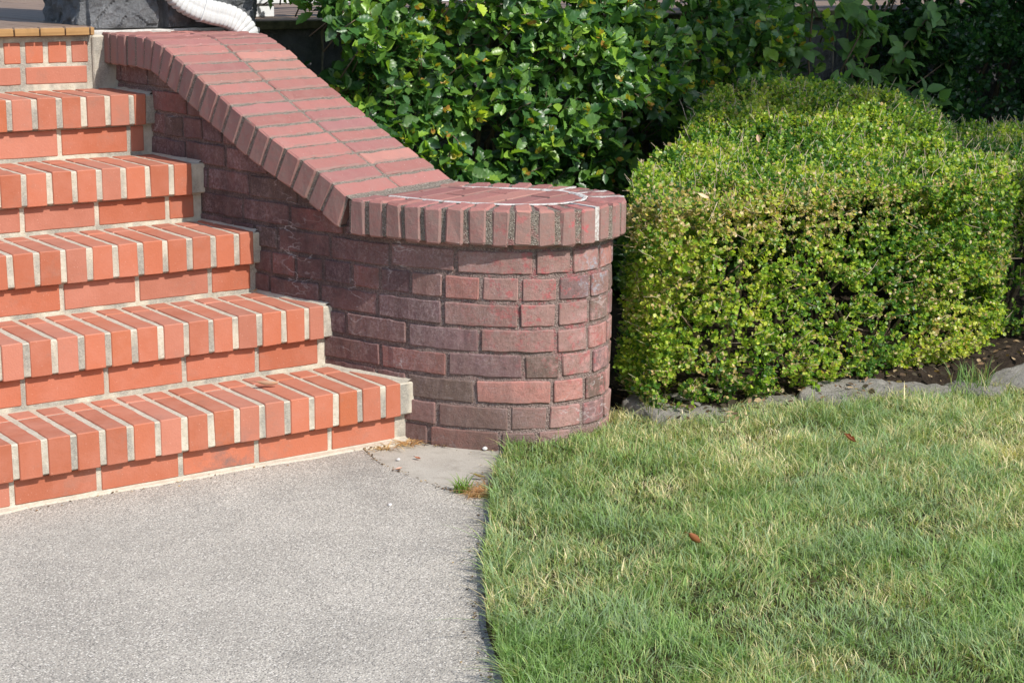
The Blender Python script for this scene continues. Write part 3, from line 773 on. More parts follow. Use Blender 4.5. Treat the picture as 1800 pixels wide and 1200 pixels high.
for i in range(len(P)):
    t = T[i]; yv = np.array([0, 1, 0]); a1 = np.cross(t, yv); a1 /= np.linalg.norm(a1); a2 = np.cross(a1, t)
    crimp = min(1, bend[i] / 4.0) * -.0042 * math.cos(arc[i] * math.pi / .0150) ** 14
    for k in range(NP):
        th = 2 * math.pi * k / NP; cx, cy = math.cos(th), math.sin(th)
        e = 5.0; rr = (abs(cx) ** e + abs(cy) ** e) ** (-1 / e)
        u, v = cx * rr * .037, cy * rr * .027
        rib = -.0022 * max(0, math.cos(th * 20)) ** 3
        f = 1 + (crimp + rib) / .033
        V.append(P[i] + a1 * u * f + a2 * v * f)
ii, kk = np.meshgrid(np.arange(len(P) - 1), np.arange(NP), indexing='ij'); k1 = (kk + 1) % NP
np_mesh("pipe", np.array(V), np.stack([ii * NP + kk, ii * NP + k1, (ii + 1) * NP + k1, (ii + 1) * NP + kk], -1).reshape(-1, 4), M_WPAINT, ds, smooth=True)
sm = MB()
i = int(np.argmin(np.abs(P[:, 0] - 1.098) + np.abs(P[:, 2] - 1.065) * .2)); t = T[i]; yv = np.array([0, 1, 0]); a1 = np.cross(t, yv); a1 /= np.linalg.norm(a1); a2 = np.cross(a1, t); vs = []
for o, gr in ((-.0022, 1.0), (-.0018, 1.075), (.0018, 1.075), (.0022, 1.0)):
    for k in range(NP):
        th = 2 * math.pi * k / NP; cx, cy = math.cos(th), math.sin(th); rr = (abs(cx) ** 5 + abs(cy) ** 5) ** -.2
        vs.append(P[i] + t * o + (a1 * cx * rr * .037 + a2 * cy * rr * .027) * gr)
sm.add(vs, [(r * NP + k, r * NP + (k + 1) % NP, (r + 1) * NP + (k + 1) % NP, (r + 1) * NP + k) for r in range(3) for k in range(NP)])
sm.build("seam", M_WPAINT, ds)

# ------------------------------------------------------------------ leaves
def unit(v): return v / np.maximum(np.linalg.norm(v, axis=-1, keepdims=True), 1e-9)
def leaf_tpl(kind):
    if kind == 'box':
        mid = [(0, 0, 0), (0, .5, -.05), (0, 1, -.02)]
        L = [(.40, .35, .05), (.40, .72, .05)]
    elif kind == 'soft':
        mid = [(0, 0, 0), (0, .35, -.04), (0, .7, -.07), (0, 1, -.14)]
        L = [(.38, .18, .03), (.5, .42, .06), (.32, .74, 0)]
    if kind in ('box', 'soft'):
        m = len(mid); V = mid + L + [(-x, y, z) for x, y, z in L]; l = len(L); F = []
        for sgn in (0, 1):
            a = m + sgn * l; f = []
            f.append((0, a, 1))
            for i in range(l - 1): f += [(i + 1, a + i, a + i + 1)] + ([(i + 1, a + i + 1, i + 2)] if i + 2 < m else [])
            f.append((m - 1, m - 2, a + l - 1)) if l == m - 1 and m == 3 else f.append((m - 1, m - 2, a + l - 1))
            F += f if sgn == 0 else [(p, r, q) for p, q, r in f]
        return np.array(V, float), np.array(F)
    # holly: spiny outline
    ts = [0, .12, .24, .32, .44, .52, .64, .72, .84, 1.0]; ws = [0, .36, .66, .62, .82, .74, .78, .58, .42, 0]
    V = [(0, t, -.10 * t * t) for t in ts]; m = len(ts)
    for sg in (1, -1):
        V += [(sg * ws[i] * .37, ts[i] + (.05 if ws[i] > ws[i - 1] and i > 1 else 0), -.10 * ts[i] ** 2 + .13 * ws[i] + (.03 if i % 2 == 0 else -.02)) for i in range(1, m - 1)]
    F = []
    for k in range(2):
        a = m + k * (m - 2) - 1
        f = [(0, a + 1, 1)]
        for i in range(1, m - 2): f += [(i, a + i, a + i + 1), (i, a + i + 1, i + 1)]
        f.append((m - 2, a + m - 2, m - 1))
        F += f if k == 0 else [(p, r, q) for p, q, r in f]
    return np.array(V, float), np.array(F)

def leaves_mesh(name, kind, pos, axis, nrm, size, width, col, mat, parent):
    V0, F0 = leaf_tpl(kind); n = len(pos)
    axis = unit(axis); side = unit(np.cross(axis, nrm)); up = np.cross(side, axis)
    s = size[:, None, None]
    V = pos[:, None, :] + s * (V0[None, :, 0:1] * width[:, None, None] * side[:, None, :] + V0[None, :, 1:2] * axis[:, None, :] + V0[None, :, 2:3] * up[:, None, :])
    F = F0[None] + (np.arange(n) * len(V0))[:, None, None]
    C = np.repeat(col[:, None, :], len(V0), 1)
    return np_mesh(name, V.reshape(-1, 3), F.reshape(-1, 3), mat, parent, C.reshape(-1, 3), smooth=True)

def rosettes(tips, dirs, k, spread, back, jitter):
    """k leaves round every shoot tip"""
    n = len(tips); dirs = unit(dirs)
    ref = np.where(np.abs(dirs[:, 2:3]) < .8, np.array([[0, 0, 1.0]]), np.array([[1.0, 0, 0]]))
    a = unit(np.cross(dirs, ref)); b = np.cross(dirs, a)
    i = np.arange(k)[None, :]; th = i * 2.4 + rng.random((n, 1)) * 6.28 + rng.normal(0, .35, (n, k))
    rad = a[:, None] * np.cos(th)[..., None] + b[:, None] * np.sin(th)[..., None]
    t = (i / max(1, k - 1) + rng.normal(0, .08, (n, k)))[..., None]
    pos = tips[:, None] - dirs[:, None] * (t * back)
    ax = dirs[:, None] * (.95 - .55 * t) + rad * (spread * (.45 + .75 * t)) + rng.normal(0, jitter, (n, k, 3))
    nr = dirs[:, None] * .8 - rad * .35 + rng.normal(0, jitter, (n, k, 3)) + np.array([0, 0, .25])
    return pos.reshape(-1, 3), unit(ax).reshape(-1, 3), nr.reshape(-1, 3), np.repeat(np.arange(n), k)

def twigs(name, starts, dirs, length, r, mat, parent, n=4, bend=.35):
    b = MB()
    for p, d in zip(starts, dirs):
        d = Vector(d).normalized(); p = Vector(p); L = length * random.uniform(.6, 1.4); pts = [p]
        for i in range(n):
            d = (d + Vector((random.gauss(0, bend), random.gauss(0, bend), random.gauss(0, bend) * .6)) * .5).normalized(); pts.append(pts[-1] + d * (L / n))
        b.tube(pts, r * random.uniform(.7, 1.3), r * .45, 4)
    return b.build(name, mat, parent, smooth=True)

def poly_in(px, py, poly):
    poly = np.asarray(poly); ins = np.zeros(len(px), bool); j = len(poly) - 1
    for i in range(len(poly)):
        xi, yi = poly[i]; xj, yj = poly[j]
        c = ((yi > py) != (yj > py)) & (px < (xj - xi) * (py - yi) / (yj - yi + 1e-12) + xi); ins ^= c; j = i
    return ins
def closed(P, n=14):
    P = [tuple(p) for p in P]; Q = catmull(P[-2:] + P + P[:2], n); return Q[2 * n:-2 * n]

def boxwood(name, label, poly, h, R, z0, ntop, nside, seed, wear=None, group=None, tint=(1, 1, 1)):
    rg = np.random.default_rng(seed)
    root = empty(name, (float(np.mean([p[0] for p in poly])), float(np.mean([p[1] for p in poly])), 0), label, "shrub", group)
    O = closed(poly); seg = np.diff(np.vstack([O, O[:1]]), axis=0); ln = np.linalg.norm(seg, axis=1); cum = np.concatenate([[0], np.cumsum(ln)])
    area = 0.5 * np.sum(O[:, 0] * np.roll(O[:, 1], -1) - np.roll(O[:, 0], -1) * O[:, 1]); sg = 1 if area > 0 else -1
    ON = np.stack([seg[:, 1], -seg[:, 0]], 1) / ln[:, None] * sg
    def dist(x, y):
        d = np.full(len(x), 9.0); nn = np.zeros((len(x), 2))
        for c in range(0, len(O)):
            dd = np.hypot(x - O[c, 0], y - O[c, 1]); m = dd < d; d[m] = dd[m]; nn[m] = ON[c]
        return d, nn
    lo, hi = O.min(0), O.max(0)
    x = rg.uniform(lo[0], hi[0], ntop * 2); y = rg.uniform(lo[1], hi[1], ntop * 2); k = poly_in(x, y, O); x, y = x[k][:ntop], y[k][:ntop]
    d, nn = dist(x, y); e = np.clip((R - d) / R, 0, 1); zt = h(x, y) - R * (1 - np.sqrt(np.maximum(0, 1 - e * e)))
    ep = 1e-3; gx = (h(x + ep, y) - h(x - ep, y)) / (2 * ep); gy = (h(x, y + ep) - h(x, y - ep)) / (2 * ep)
    nrm = unit(np.stack([-gx, -gy, np.ones(len(x))], 1) * np.sqrt(np.maximum(.02, 1 - e * e))[:, None] + np.concatenate([nn * e[:, None], np.zeros((len(x), 1))], 1))
    tips = np.stack([x, y, zt], 1)
    s = rg.uniform(0, cum[-1], nside); i = np.clip(np.searchsorted(cum, s) - 1, 0, len(O) - 1); f = ((s - cum[i]) / ln[i])[:, None]
    p2 = O[i] + seg[i] * f; hs = h(p2[:, 0] - ON[i][:, 0] * .1, p2[:, 1] - ON[i][:, 1] * .1) - R
    u = rg.random(nside); zs = z0 + (hs - z0) * u
    under = np.clip((z0 + .10 - zs) / .10, 0, 1)
    p2 = p2 - ON[i] * (.10 * under ** 2)[:, None]
    t2 = np.stack([p2[:, 0], p2[:, 1], zs], 1); n2 = unit(np.concatenate([ON[i], (.15 - .5 * under)[:, None]], 1))
    tips = np.vstack([tips, t2]); nrm = np.vstack([nrm, n2])
    # lumps: clipped surface with small hollows, and depth
    lump = (vn(tips[:, 0] + tips[:, 2], tips[:, 1] + tips[:, 2] * .7, 7, 1) - .5) * .034 + (vn(tips[:, 0] - tips[:, 2], tips[:, 1] + tips[:, 2], 19, 2) - .5) * .035
    N = len(tips); deep = rg.exponential(.024, N)
    tips = tips + nrm * (lump - deep + .004)[:, None] + rg.normal(0, .004, (N, 3))
    bare = vn(tips[:, 0] * 1.3 + tips[:, 2], tips[:, 1] + tips[:, 2] * 1.4, 11, 5)
    keep = rg.random(N) > np.clip((bare - .60) * 3.4, 0, .9)
    if wear is not None: keep &= rg.random(N) > wear(tips) * .35
    tips, nrm = tips[keep], nrm[keep]; N = len(tips)
    dirs = unit(nrm + rg.normal(0, .5, (N, 3)) + np.array([0, -.05, .35]))
    global rng
    old, rng = rng, rg
    pos, ax, nr, own = rosettes(tips, dirs, 9, .95, .026, .28)
    rng = old
    nr = nr + np.array(LDIR) * .55
    n = len(pos); size = rg.uniform(.0070, .0135, n) ; wd = rg.uniform(.85, 1.25, n)
    A = np.array([[.050, .130, .018], [.155, .260, .028], [.285, .375, .045], [.43, .47, .070], [.33, .32, .11], [.40, .29, .14], [.52, .42, .27]])
    tone = vn(tips[:, 0] + tips[:, 2] * .5, tips[:, 1] + tips[:, 2], 5, 9) * .6 + rg.random(N) * .55
    tone = tone[own] + rg.normal(0, .16, n)
    ci = np.clip(np.digitize(tone, [.42, .66, .88, 1.02]), 0, 4)
    wv = wear(pos) if wear is not None else np.zeros(n)
    wv = np.maximum(wv, np.clip((vn(pos[:, 0] + .3 * pos[:, 1], pos[:, 2] + .5 * pos[:, 1], 8.5, 31) - .56) * 2.2, 0, .34) * (pos[:, 2] < .60))
    r = rg.random(n); ci = np.where(r < .045 + .34 * wv, 5, ci); ci = np.where(r < .014 + .13 * wv, 6, ci); ci = np.where((r > .75) & (rg.random(n) < wv), 4, ci)
    col = A[ci] * rg.uniform(.8, 1.22, (n, 1)) * np.array(tint)
    leaves_mesh("foliage", 'box', pos, ax, nr, size, wd, col, M_BOX, root)
    # shoots that carry them, and bare sticks
    pk = rg.choice(N, 130, replace=False)
    rng = rg; p2, a2, n2, o2 = rosettes(tips[pk] + dirs[pk] * rg.uniform(.02, .045, (130, 1)), dirs[pk], 9, .8, .035, .25); rng = old
    leaves_mesh('stray_shoots', 'box', p2, a2, n2 + np.array(LDIR) * .5, rg.uniform(.009, .016, len(p2)), rg.uniform(.8, 1.1, len(p2)), np.array([[.20, .32, .035]]) * rg.uniform(.7, 1.25, (len(p2), 1)), M_BOX, root)['kind'] = 'stuff'
    pick = rg.choice(N, min(N, 2600), replace=False)
    twigs("twig_wood", tips[pick] - dirs[pick] * .042, dirs[pick], .066, .0012, M_TWIG, root, 3)
    return root, O

H1 = lambda x, y: .605 + .072 * np.clip(y + .3, 0, 1) + .122 * np.exp(-(((x - 3.17) / .46) ** 2 + ((y - .80) / .44) ** 2) ** 1.2)
P1 = [(1.642, -.25), (1.88, -.33), (2.35, -.345), (2.86, -.335), (3.12, -.21), (3.26, .15), (3.56, .42), (3.77, .74), (3.66, 1.08), (3.28, 1.18), (2.92, 1.0), (2.50, .64), (2.06, .30), (1.78, .03), (1.655, -.13)]
wear1 = lambda p: np.clip(1 - np.abs(p[:, 2] - (.560 - .03 * (p[:, 0] - 1.8))) / .11, 0, 1) * np.clip((2.75 - p[:, 0]) / .5, 0, 1) * np.clip((.02 - p[:, 1]) / .12, 0, 1)
boxwood("clipped_boxwood", "large clipped boxwood with rounded hump, bright green and partly scorched, beside the wall's round end", P1, H1, .055, .022, 13500, 14500, 21, wear1)
H2 = lambda x, y: .585 + .03 * np.exp(-(((x - 3.9) / .6) ** 2 + ((y - .4) / .5) ** 2))
P2 = [(3.04, .08), (3.10, -.14), (3.30, -.34), (3.7, -.40), (4.3, -.36), (4.65, .05), (4.7, .6), (4.3, .95), (3.9, .85), (3.55, .45), (3.25, .25)]
boxwood("clipped_boxwood", "duller clipped boxwood cut off by the right edge, half in shade", P2, H2, .07, .03, 6000, 7000, 22, None, None, (.85, .9, .9))
# trunks and bare lower wood of the two clipped shrubs
for o, cs in zip([x for x in COL.objects if x.name.startswith("clipped_boxwood")], ([(2.0, -.12), (2.3, 0), (2.6, -.1), (2.9, .4), (2.8, .8)], [(3.5, .1), (3.8, .0), (4.1, .1), (4.2, .5)])):
    b = MB()
    for cx, cy in cs:
        for q in range(7):
            a = random.uniform(0, 6.28); rr = random.uniform(.12, .3); p = Vector((cx, cy, .0)); e = Vector((cx + rr * math.cos(a), cy + rr * .8 * math.sin(a), random.uniform(.15, .45)))
            m = p.lerp(e, .5) + Vector((random.gauss(0, .03), random.gauss(0, .03), .04)); b.tube([p, p.lerp(m, .6), m, e], .009, .002, 5)
    b.build("branches", M_BARK, o, smooth=True)

# big glossy holly behind the wall
def holly():
    rg = np.random.default_rng(5)
    root = empty("holly_bush", (2.4, 1.3, 0), "big glossy dark green holly with spiny leaves and yellow new shoots behind the brick wall", "shrub")
    n = 3700
    x = rg.uniform(1.28, 3.80, n); z = rg.uniform(.06, 1.46, n)
    left = 1.37 + .10 * np.sin(z * 9) + .30 * np.clip(.62 - z, 0, 1) - .03 * np.clip(z - .9, 0, 1)
    yf = 1.03 + .20 * (vn(x, z, 2.6, 3) - .5) + .16 * (vn(x, z, 6.5, 4) - .5) + .28 * np.clip((1.62 - x) / .34, 0, 1) ** 2 + .30 * np.clip((x - 3.1) / .5, 0, 1) ** 2
    hole = vn(x, z, 5.2, 8)
    keep = (x > left + rg.random(n) * .06) & (rg.random(n) > np.clip((hole - .58) * 4.5, 0, .96) * (z < .88)) & (rg.random(n) > np.clip((x - 3.45) / .5, 0, .7))
    x, z, yf = x[keep], z[keep], yf[keep]; n = len(x)
    y = np.minimum(yf + rg.exponential(.075, n), 1.47)
    tips = np.stack([x, y, z], 1)
    dirs = unit(np.stack([rg.normal(0, .75, n) - .5 * np.clip((1.7 - x) / .3, 0, 1), -np.ones(n) * .75 + rg.normal(0, .2, n), rg.normal(.45, .45, n)], 1))
    global rng
    old, rng = rng, rg
    pos, ax, nr, own = rosettes(tips, dirs, 6, 1.0, .085, .24); rng = old
    m = len(pos); nr = nr + rg.normal(0, .35, (m, 3)) + np.array([.05, -.45, .45]) + np.array(LDIR) * .5; size = rg.uniform(.036, .068, m)
    A = np.array([[.040, .110, .030], [.090, .190, .038], [.19, .32, .045], [.34, .45, .05]])
    tone = np.clip(rg.normal(1.0, .8, n)[own] + rg.normal(0, .55, m), 0, 3).astype(int)
    leaves_mesh("foliage", 'holly', pos, ax, nr, size, rg.uniform(.85, 1.15, m), A[tone] * rg.uniform(.8, 1.2, (m, 1)), M_HOLLY, root)
    pk = rg.choice(n, 620, replace=False); pk = pk[(y[pk] - yf[pk]) < .05]
    global_r = rng; rng = rg
    p2, a2, n2, o2 = rosettes(tips[pk] + dirs[pk] * .022, dirs[pk], 5, .55, .014, .2); rng = global_r
    B_ = np.array([[.34, .30, .035], [.36, .20, .05], [.25, .33, .03]])
    leaves_mesh("new_growth", 'box', p2, a2, n2, rg.uniform(.014, .027, len(p2)), rg.uniform(.8, 1.0, len(p2)), B_[rg.choice(3, len(p2), p=[.45, .2, .35])], M_HOLLY, root)
    b = MB()
    for i in range(n):
        if i % 2 == 0:
            p = tips[i]; d = dirs[i]; e = p - d * .10 + np.array([0, .05, -.05]); b.tube([e, p - d * .05, p], .0026, .0012, 4)
    for i in range(16):
        px = random.uniform(1.75, 3.2); p = Vector((px, 1.36, 0)); q = Vector((px + random.gauss(0, .25), 1.25, random.uniform(.7, 1.5)))
        m_ = p.lerp(q, .5) + Vector((random.gauss(0, .06), .05, 0)); b.tube([p, p.lerp(m_, .6), m_, m_.lerp(q, .5) + Vector((random.gauss(0, .03), 0, 0)), q], .016, .004, 6)
    b.build("branches", M_BARK, root, smooth=True)
holly()

def soft_shrub():
    rg = np.random.default_rng(15)
    root = empty("leafy_shrub", (3.9, 1.3, 0), "loose shrub with large soft pale green leaves in front of the stone foundation", "shrub")
    n = 90; x = 3.95 + rg.normal(0, .22, n); z = rg.uniform(.50, 1.35, n); x += np.where(z > .92, rg.uniform(-.1, .28, n), 0)
    y = 1.17 + rg.normal(0, .06, n); tips = np.stack([x, y, z], 1)
    dirs = unit(np.stack([rg.normal(.1, .6, n), -np.ones(n) * .6, rg.normal(.2, .5, n)], 1))
    global rng
    old, rng = rng, rg
    pos, ax, nr, own = rosettes(tips, dirs, 6, 1.1, .07, .2); rng = old
    m = len(pos); ax[:, 2] -= .35; nr = nr + np.array([0, -.6, .7])
    leaves_mesh("foliage", 'soft', pos, ax, nr, rg.uniform(.045, .080, m), rg.uniform(.55, .78, m), np.array([[.085, .17, .05]]) * rg.uniform(.75, 1.3, (m, 1)), M_SOFT, root)
    b = MB()
    for i in range(0, n, 5):
        p = Vector((3.95 + rg.normal(0, .1), 1.36, random.uniform(.0, .4))); q = Vector(tips[i]); m_ = p.lerp(q, .6) + Vector((0, .06, .05)); b.tube([p, m_, q - Vector(dirs[i]) * .05, q], .006, .0018, 5)
    b.build("branches", M_BARK, root, smooth=True)
soft_shrub()

def dark_hedge():
    rg = np.random.default_rng(25)
    root = empty("evergreen_hedge", (5.0, 1.2, 0), "tall dark small-leaved evergreen in deep shade at the upper right", "shrub")
    n = 12000; x = rg.uniform(4.02, 6.3, n); z = rg.uniform(.08, 1.55, n)
    left = 4.06 + .12 * vn(z, z, 5, 3) + .15 * np.clip(z - 1.0, 0, 1)
    yf = 1.12 + .22 * (vn(x, z, 3.2, 13) - .5) + .2 * (vn(x, z, 7, 14) - .5) + .25 * np.clip((4.4 - x) / .3, 0, 1) ** 2
    keep = (x > left) & (rg.random(n) > np.clip((vn(x, z, 6, 18) - .68) * 3.5, 0, .8) * (z < .85))
    x, z, yf = x[keep], z[keep], yf[keep]; n = len(x); y = yf + rg.exponential(.05, n); tips = np.stack([x, y, z], 1)
    dirs = unit(np.stack([rg.normal(-.15, .55, n), -np.ones(n) * .7, rg.normal(.5, .4, n)], 1))
    global rng
    old, rng = rng, rg
    pos, ax, nr, own = rosettes(tips, dirs, 8, .95, .045, .25); rng = old
    m = len(pos); A = np.array([[.012, .045, .016], [.02, .065, .018], [.032, .09, .022]])
    leaves_mesh("foliage", 'box', pos, ax, nr, rg.uniform(.018, .030, m), rg.uniform(.75, 1.0, m), A[np.clip(rg.normal(.9, .7, n)[own].round(), 0, 2).astype(int)] * rg.uniform(.8, 1.2, (m, 1)), M_HOLLY, root)
    b = MB()
    for i in range(26):
        px = random.uniform(4.3, 6.1); p = Vector((px, 1.5, 0)); q = Vector((px + random.gauss(0, .2), 1.3, random.uniform(.6, 1.5))); b.tube([p, p.lerp(q, .5) + Vector((random.gauss(0, .05), 0, 0)), q], .016, .004, 6)
    b.build("branches", M_BARK, root, smooth=True)
dark_hedge()

# street-side tree, out of the picture to the right: its crown throws the shade on the far shrubs
def shade_tree():
    rg = np.random.default_rng(44); L = np.array(LDIR)
    root = empty("shade_tree", (6.6, -3.4, 0), "broad leafy tree on the lawn whose crown shades the far shrubs", "tree")
    blobs = [((3.08, 1.12, .92), (.52, .36, .34), 420), ((3.95, 1.05, .95), (1.0, .42, .48), 1700), ((5.2, 1.0, .8), (1.0, .6, .6), 1500), ((3.12, .74, .79), (.62, .22, .12), 480),
             ((4.0, .45, .45), (.75, .34, .36), 260), ((3.35, -.05, .25), (.30, .25, .22), 230)]
    P = []
    for c, r, n in blobs:
        d = unit(rg.normal(0, 1, (n, 3))) * (rg.random((n, 1)) ** .4)
        P.append(np.array(c) + d * np.array(r) + L * (5.4 + rg.uniform(-.35, .35, (n, 1))))
    P = np.vstack(P); n = len(P); ax = rg.normal(0, 1, (n, 3)); nr = rg.normal(0, .6, (n, 3)) + np.array([0, 0, 1])
    leaves_mesh("crown", 'soft', P, ax, nr, rg.uniform(.07, .12, n), rg.uniform(.8, 1.1, n), np.array([[.06, .13, .03]]) * rg.uniform(.7, 1.3, (n, 1)), M_SOFT, root)
    b = MB(); top = Vector((5.6, -2.6, 3.6)); b.tube([(6.6, -3.4, -.05), (6.58, -3.35, .9), (6.4, -3.2, 2.0), (6.0, -2.9, 3.0), top], .17, .07, 10)
    for i in range(0, n, 90): q = Vector(P[i]); m_ = top.lerp(q, .5) + Vector((0, 0, -.12)); b.tube([top, m_, q], .035, .006, 5)
    b.build("trunk", M_BARK, root, smooth=True)
shade_tree()

# ------------------------------------------------------------------ edging stones
def edging(label, poly, z0, z1, seed, tilt=(0, 0)):
    O = closed(poly, 12); c = O.mean(0); n = len(O); b = MB(); vs = []
    rings = ((1.0, z0), (1.01, z0 + (z1 - z0) * .55), (.985, z1 - .008), (.94, z1 - .001), (.85, z1), (.75, z1), (.6, z1 + .001), (.45, z1 + .002), (.3, z1 + .001), (.18, z1 + .001))
    for sc, z in rings:
        for p in O:
            q = c + (p - c) * sc; nz = mnoise.fractal(Vector((q[0] * 14, q[1] * 14, seed)), .8, 2, 4)
            nz += .5 * mnoise.noise(Vector((q[0] * 45, q[1] * 45, seed)))
            vs.append((q[0] + .008 * nz, q[1] + .008 * mnoise.noise(Vector((q[0] * 18, q[1] * 18, z * 40 + seed))), z + .009 * nz + (q[0] - c[0]) * tilt[0] + (q[1] - c[1]) * tilt[1]))
    fs = [(r * n + i, r * n + (i + 1) % n, (r + 1) * n + (i + 1) % n, (r + 1) * n + i) for r in range(len(rings) - 1) for i in range(n)]
    fs.append(tuple((len(rings) - 1) * n + i for i in range(n)))
    b.add(vs, fs); return tag(b.build("edging_stone", M_EDGE, smooth=True), label, "edging stone", "flat stones edging the planting bed")
edging("flat grey edging stone next to the wall's round end, under the boxwood's left corner", [(1.615, -.17), (1.70, -.12), (1.82, -.16), (1.90, -.24), (1.86, -.33), (1.76, -.325), (1.64, -.285)], -.02, .048, 1.0, (-.06, .1))
edging("low narrow edging stone mostly sunk in the grass, second from the brick wall", [(1.89, -.27), (2.0, -.22), (2.10, -.25), (2.12, -.32), (2.02, -.385), (1.88, -.37)], -.03, .032, 2.4, (0, .08))
edging("longest flat edging stone with a notched right end below the boxwood", [(2.10, -.34), (2.22, -.28), (2.40, -.32), (2.52, -.41), (2.56, -.50), (2.46, -.51), (2.33, -.455), (2.16, -.425)], -.02, .044, 3.1, (0, .10))
edging("small grassed-over edging stone between the notched slab and the right-hand slab", [(2.57, -.46), (2.66, -.43), (2.73, -.48), (2.71, -.57), (2.60, -.58)], -.03, .034, 4.2)
edging("pale rounded edging stone running out of the right edge of the photo", [(2.72, -.49), (2.86, -.45), (3.08, -.49), (3.20, -.57), (3.12, -.66), (2.92, -.66), (2.76, -.62)], -.02, .052, 5.7, (.05, .03))
edging("far edging stone beyond the pale rounded one at the lawn's back edge", [(3.22, -.45), (3.45, -.42), (3.62, -.50), (3.55, -.62), (3.3, -.61)], -.02, .055, 6.3)

# ------------------------------------------------------------------ grass
def grass():
    rg = np.random.default_rng(3)
    poly = np.array(LAWN)
    n = 1180000
    x = rg.uniform(-.9, 5.6, n); y = rg.uniform(-3.4, -.12, n)
    k = poly_in(x, y, poly)
    x, y = x[k], y[k]
    Cx, Cy, Cz = CAM; d = np.stack([x - Cx, y - Cy, .03 - Cz * np.ones(len(x))], 1)
    zc = d @ np.array(F_); px = (d @ np.array(R_)) / zc * 3086.8; py = -(d @ np.array(U_)) / zc * 3086.8
    inview = (np.abs(px) < 960) & (py < 680)
    k = inview | ((np.abs(px) < 1950) & (py < 1000) & (rg.random(len(x)) < .42))
    x, y, wide = x[k], y[k], np.where(inview[k], 1.0, 1.5)
    big = vn(x, y, 3.1, 1); mid = vn(x, y, 9, 2); sm = vn(x, y, 30, 3)
    dens = .60 + .5 * mid
    k = rg.random(len(x)) < dens; x, y, big, mid, sm, wide = x[k], y[k], big[k], mid[k], sm[k], wide[k]; n = len(x)
    near = np.full(n, 9.0)
    E_ = np.array(LE)
    for p in E_[::1]: near = np.minimum(near, np.hypot(x - p[0], y - p[1]))
    edge = np.clip(1 - near / .07, 0, 1)
    Ln = rg.gamma(6, .0036, n) * (.62 + .8 * mid) * (1 + .5 * edge); Ln = np.clip(Ln, .012, .075)
    th = rg.uniform(0, 6.283, n) ; lean = np.abs(rg.normal(.75, .40, n))
    cx = vn(x, y, 12, 5) * 12.6; th = np.where(rg.random(n) < .55, cx + rg.normal(0, .7, n), th)
    dx, dy = np.cos(th) * lean, np.sin(th) * lean
    dx = dx - .42 * edge * .7; dy = dy + .30 * edge * .7 * 0
    hd = np.stack([dx, dy, np.ones(n)], 1)
    w_ = rg.uniform(.0005, .0011, n) * wide * np.where(rg.random(n) < .035, 2.0, 1.0)
    sd = unit(np.stack([-np.sin(th + rg.normal(0, .6, n)), np.cos(th + rg.normal(0, .6, n)), np.zeros(n)], 1))
    base = np.stack([x, y, .016 + .008 * big], 1)
    V = np.zeros((n, 8, 3))
    for i, (t, ww) in enumerate(((0, 1), (.38, .95), (.74, .7), (1.0, .12))):
        c = base + np.stack([dx * t * t * Ln, dy * t * t * Ln, Ln * t * (1 - .28 * t * np.minimum(lean, 1.2))], 1)
        V[:, i * 2] = c - sd * (w_ * ww)[:, None]; V[:, i * 2 + 1] = c + sd * (w_ * ww)[:, None]
    A = np.array([[.140, .250, .078], [.215, .320, .110], [.195, .285, .155], [.325, .350, .160], [.48, .44, .27], [.64, .58, .41]])
    fg = np.clip(1 - near / .55, 0, 1) * .15 + np.clip((-1.15 - y) / .5, 0, 1) * .12
    dry = vn(x, y, 5.2, 12) * .36 + sm * .28 + rg.random(n) * .60 - fg
    ci = np.digitize(dry, [.36, .52, .66, .80, .93]); ci = np.where((big > .55) & (ci < 3) & (rg.random(n) < .5), 2, ci)
    col = A[ci] * rg.uniform(.8, 1.25, (n, 1))
    C = np.repeat(col[:, None, :], 8, 1)
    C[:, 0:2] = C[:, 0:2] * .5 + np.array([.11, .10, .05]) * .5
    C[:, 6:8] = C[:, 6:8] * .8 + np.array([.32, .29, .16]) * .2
    F = np.array([[0, 1, 3, 2], [2, 3, 5, 4], [4, 5, 7, 6]])[None] + (np.arange(n) * 8)[:, None, None]
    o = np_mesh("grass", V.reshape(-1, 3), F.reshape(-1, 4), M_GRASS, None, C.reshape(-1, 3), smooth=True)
    tag(o, "mown lawn grass, patchy green and straw coloured, beside the concrete walk", "grass", kind='stuff')
    return n
print("BLADES", grass())

def tuft(name, label, cat, c, n, L, spread, cols, lean=.8):
    rg = np.random.default_rng(int(abs(c[0] * 1000)) + n)
    x = c[0] + rg.normal(0, spread, n); y = c[1] + rg.normal(0, spread, n); th = rg.uniform(0, 6.28, n); le = np.abs(rg.normal(lean, .3, n)); Ls = L * rg.uniform(.5, 1.2, n)
    dx, dy = np.cos(th) * le, np.sin(th) * le; sd = np.stack([-np.sin(th), np.cos(th), np.zeros(n)], 1); V = np.zeros((n, 8, 3))
    for i, (t, ww) in enumerate(((0, 1), (.4, .95), (.75, .65), (1, .1))):
        p = np.stack([x + dx * t * t * Ls, y + dy * t * t * Ls, c[2] + Ls * t * (1 - .25 * t * le)], 1); V[:, i * 2] = p - sd * .0013 * ww; V[:, i * 2 + 1] = p + sd * .0013 * ww
    col = np.array(cols)[rg.integers(0, len(cols), n)] * rg.uniform(.8, 1.2, (n, 1))
    F = np.array([[0, 1, 3, 2], [2, 3, 5, 4], [4, 5, 7, 6]])[None] + (np.arange(n) * 8)[:, None, None]
    return tag(np_mesh(name, V.reshape(-1, 3), F.reshape(-1, 4), M_GRASS, None, np.repeat(col[:, None], 8, 1).reshape(-1, 3), True), label, cat)
GR = [(.09, .18, .03), (.13, .22, .04)]
tuft("grass_tuft", "small bright green grass tuft growing in the walkway crack near the lawn", "grass tuft", (.918, -.435, -.004), 60, .045, .008, GR)
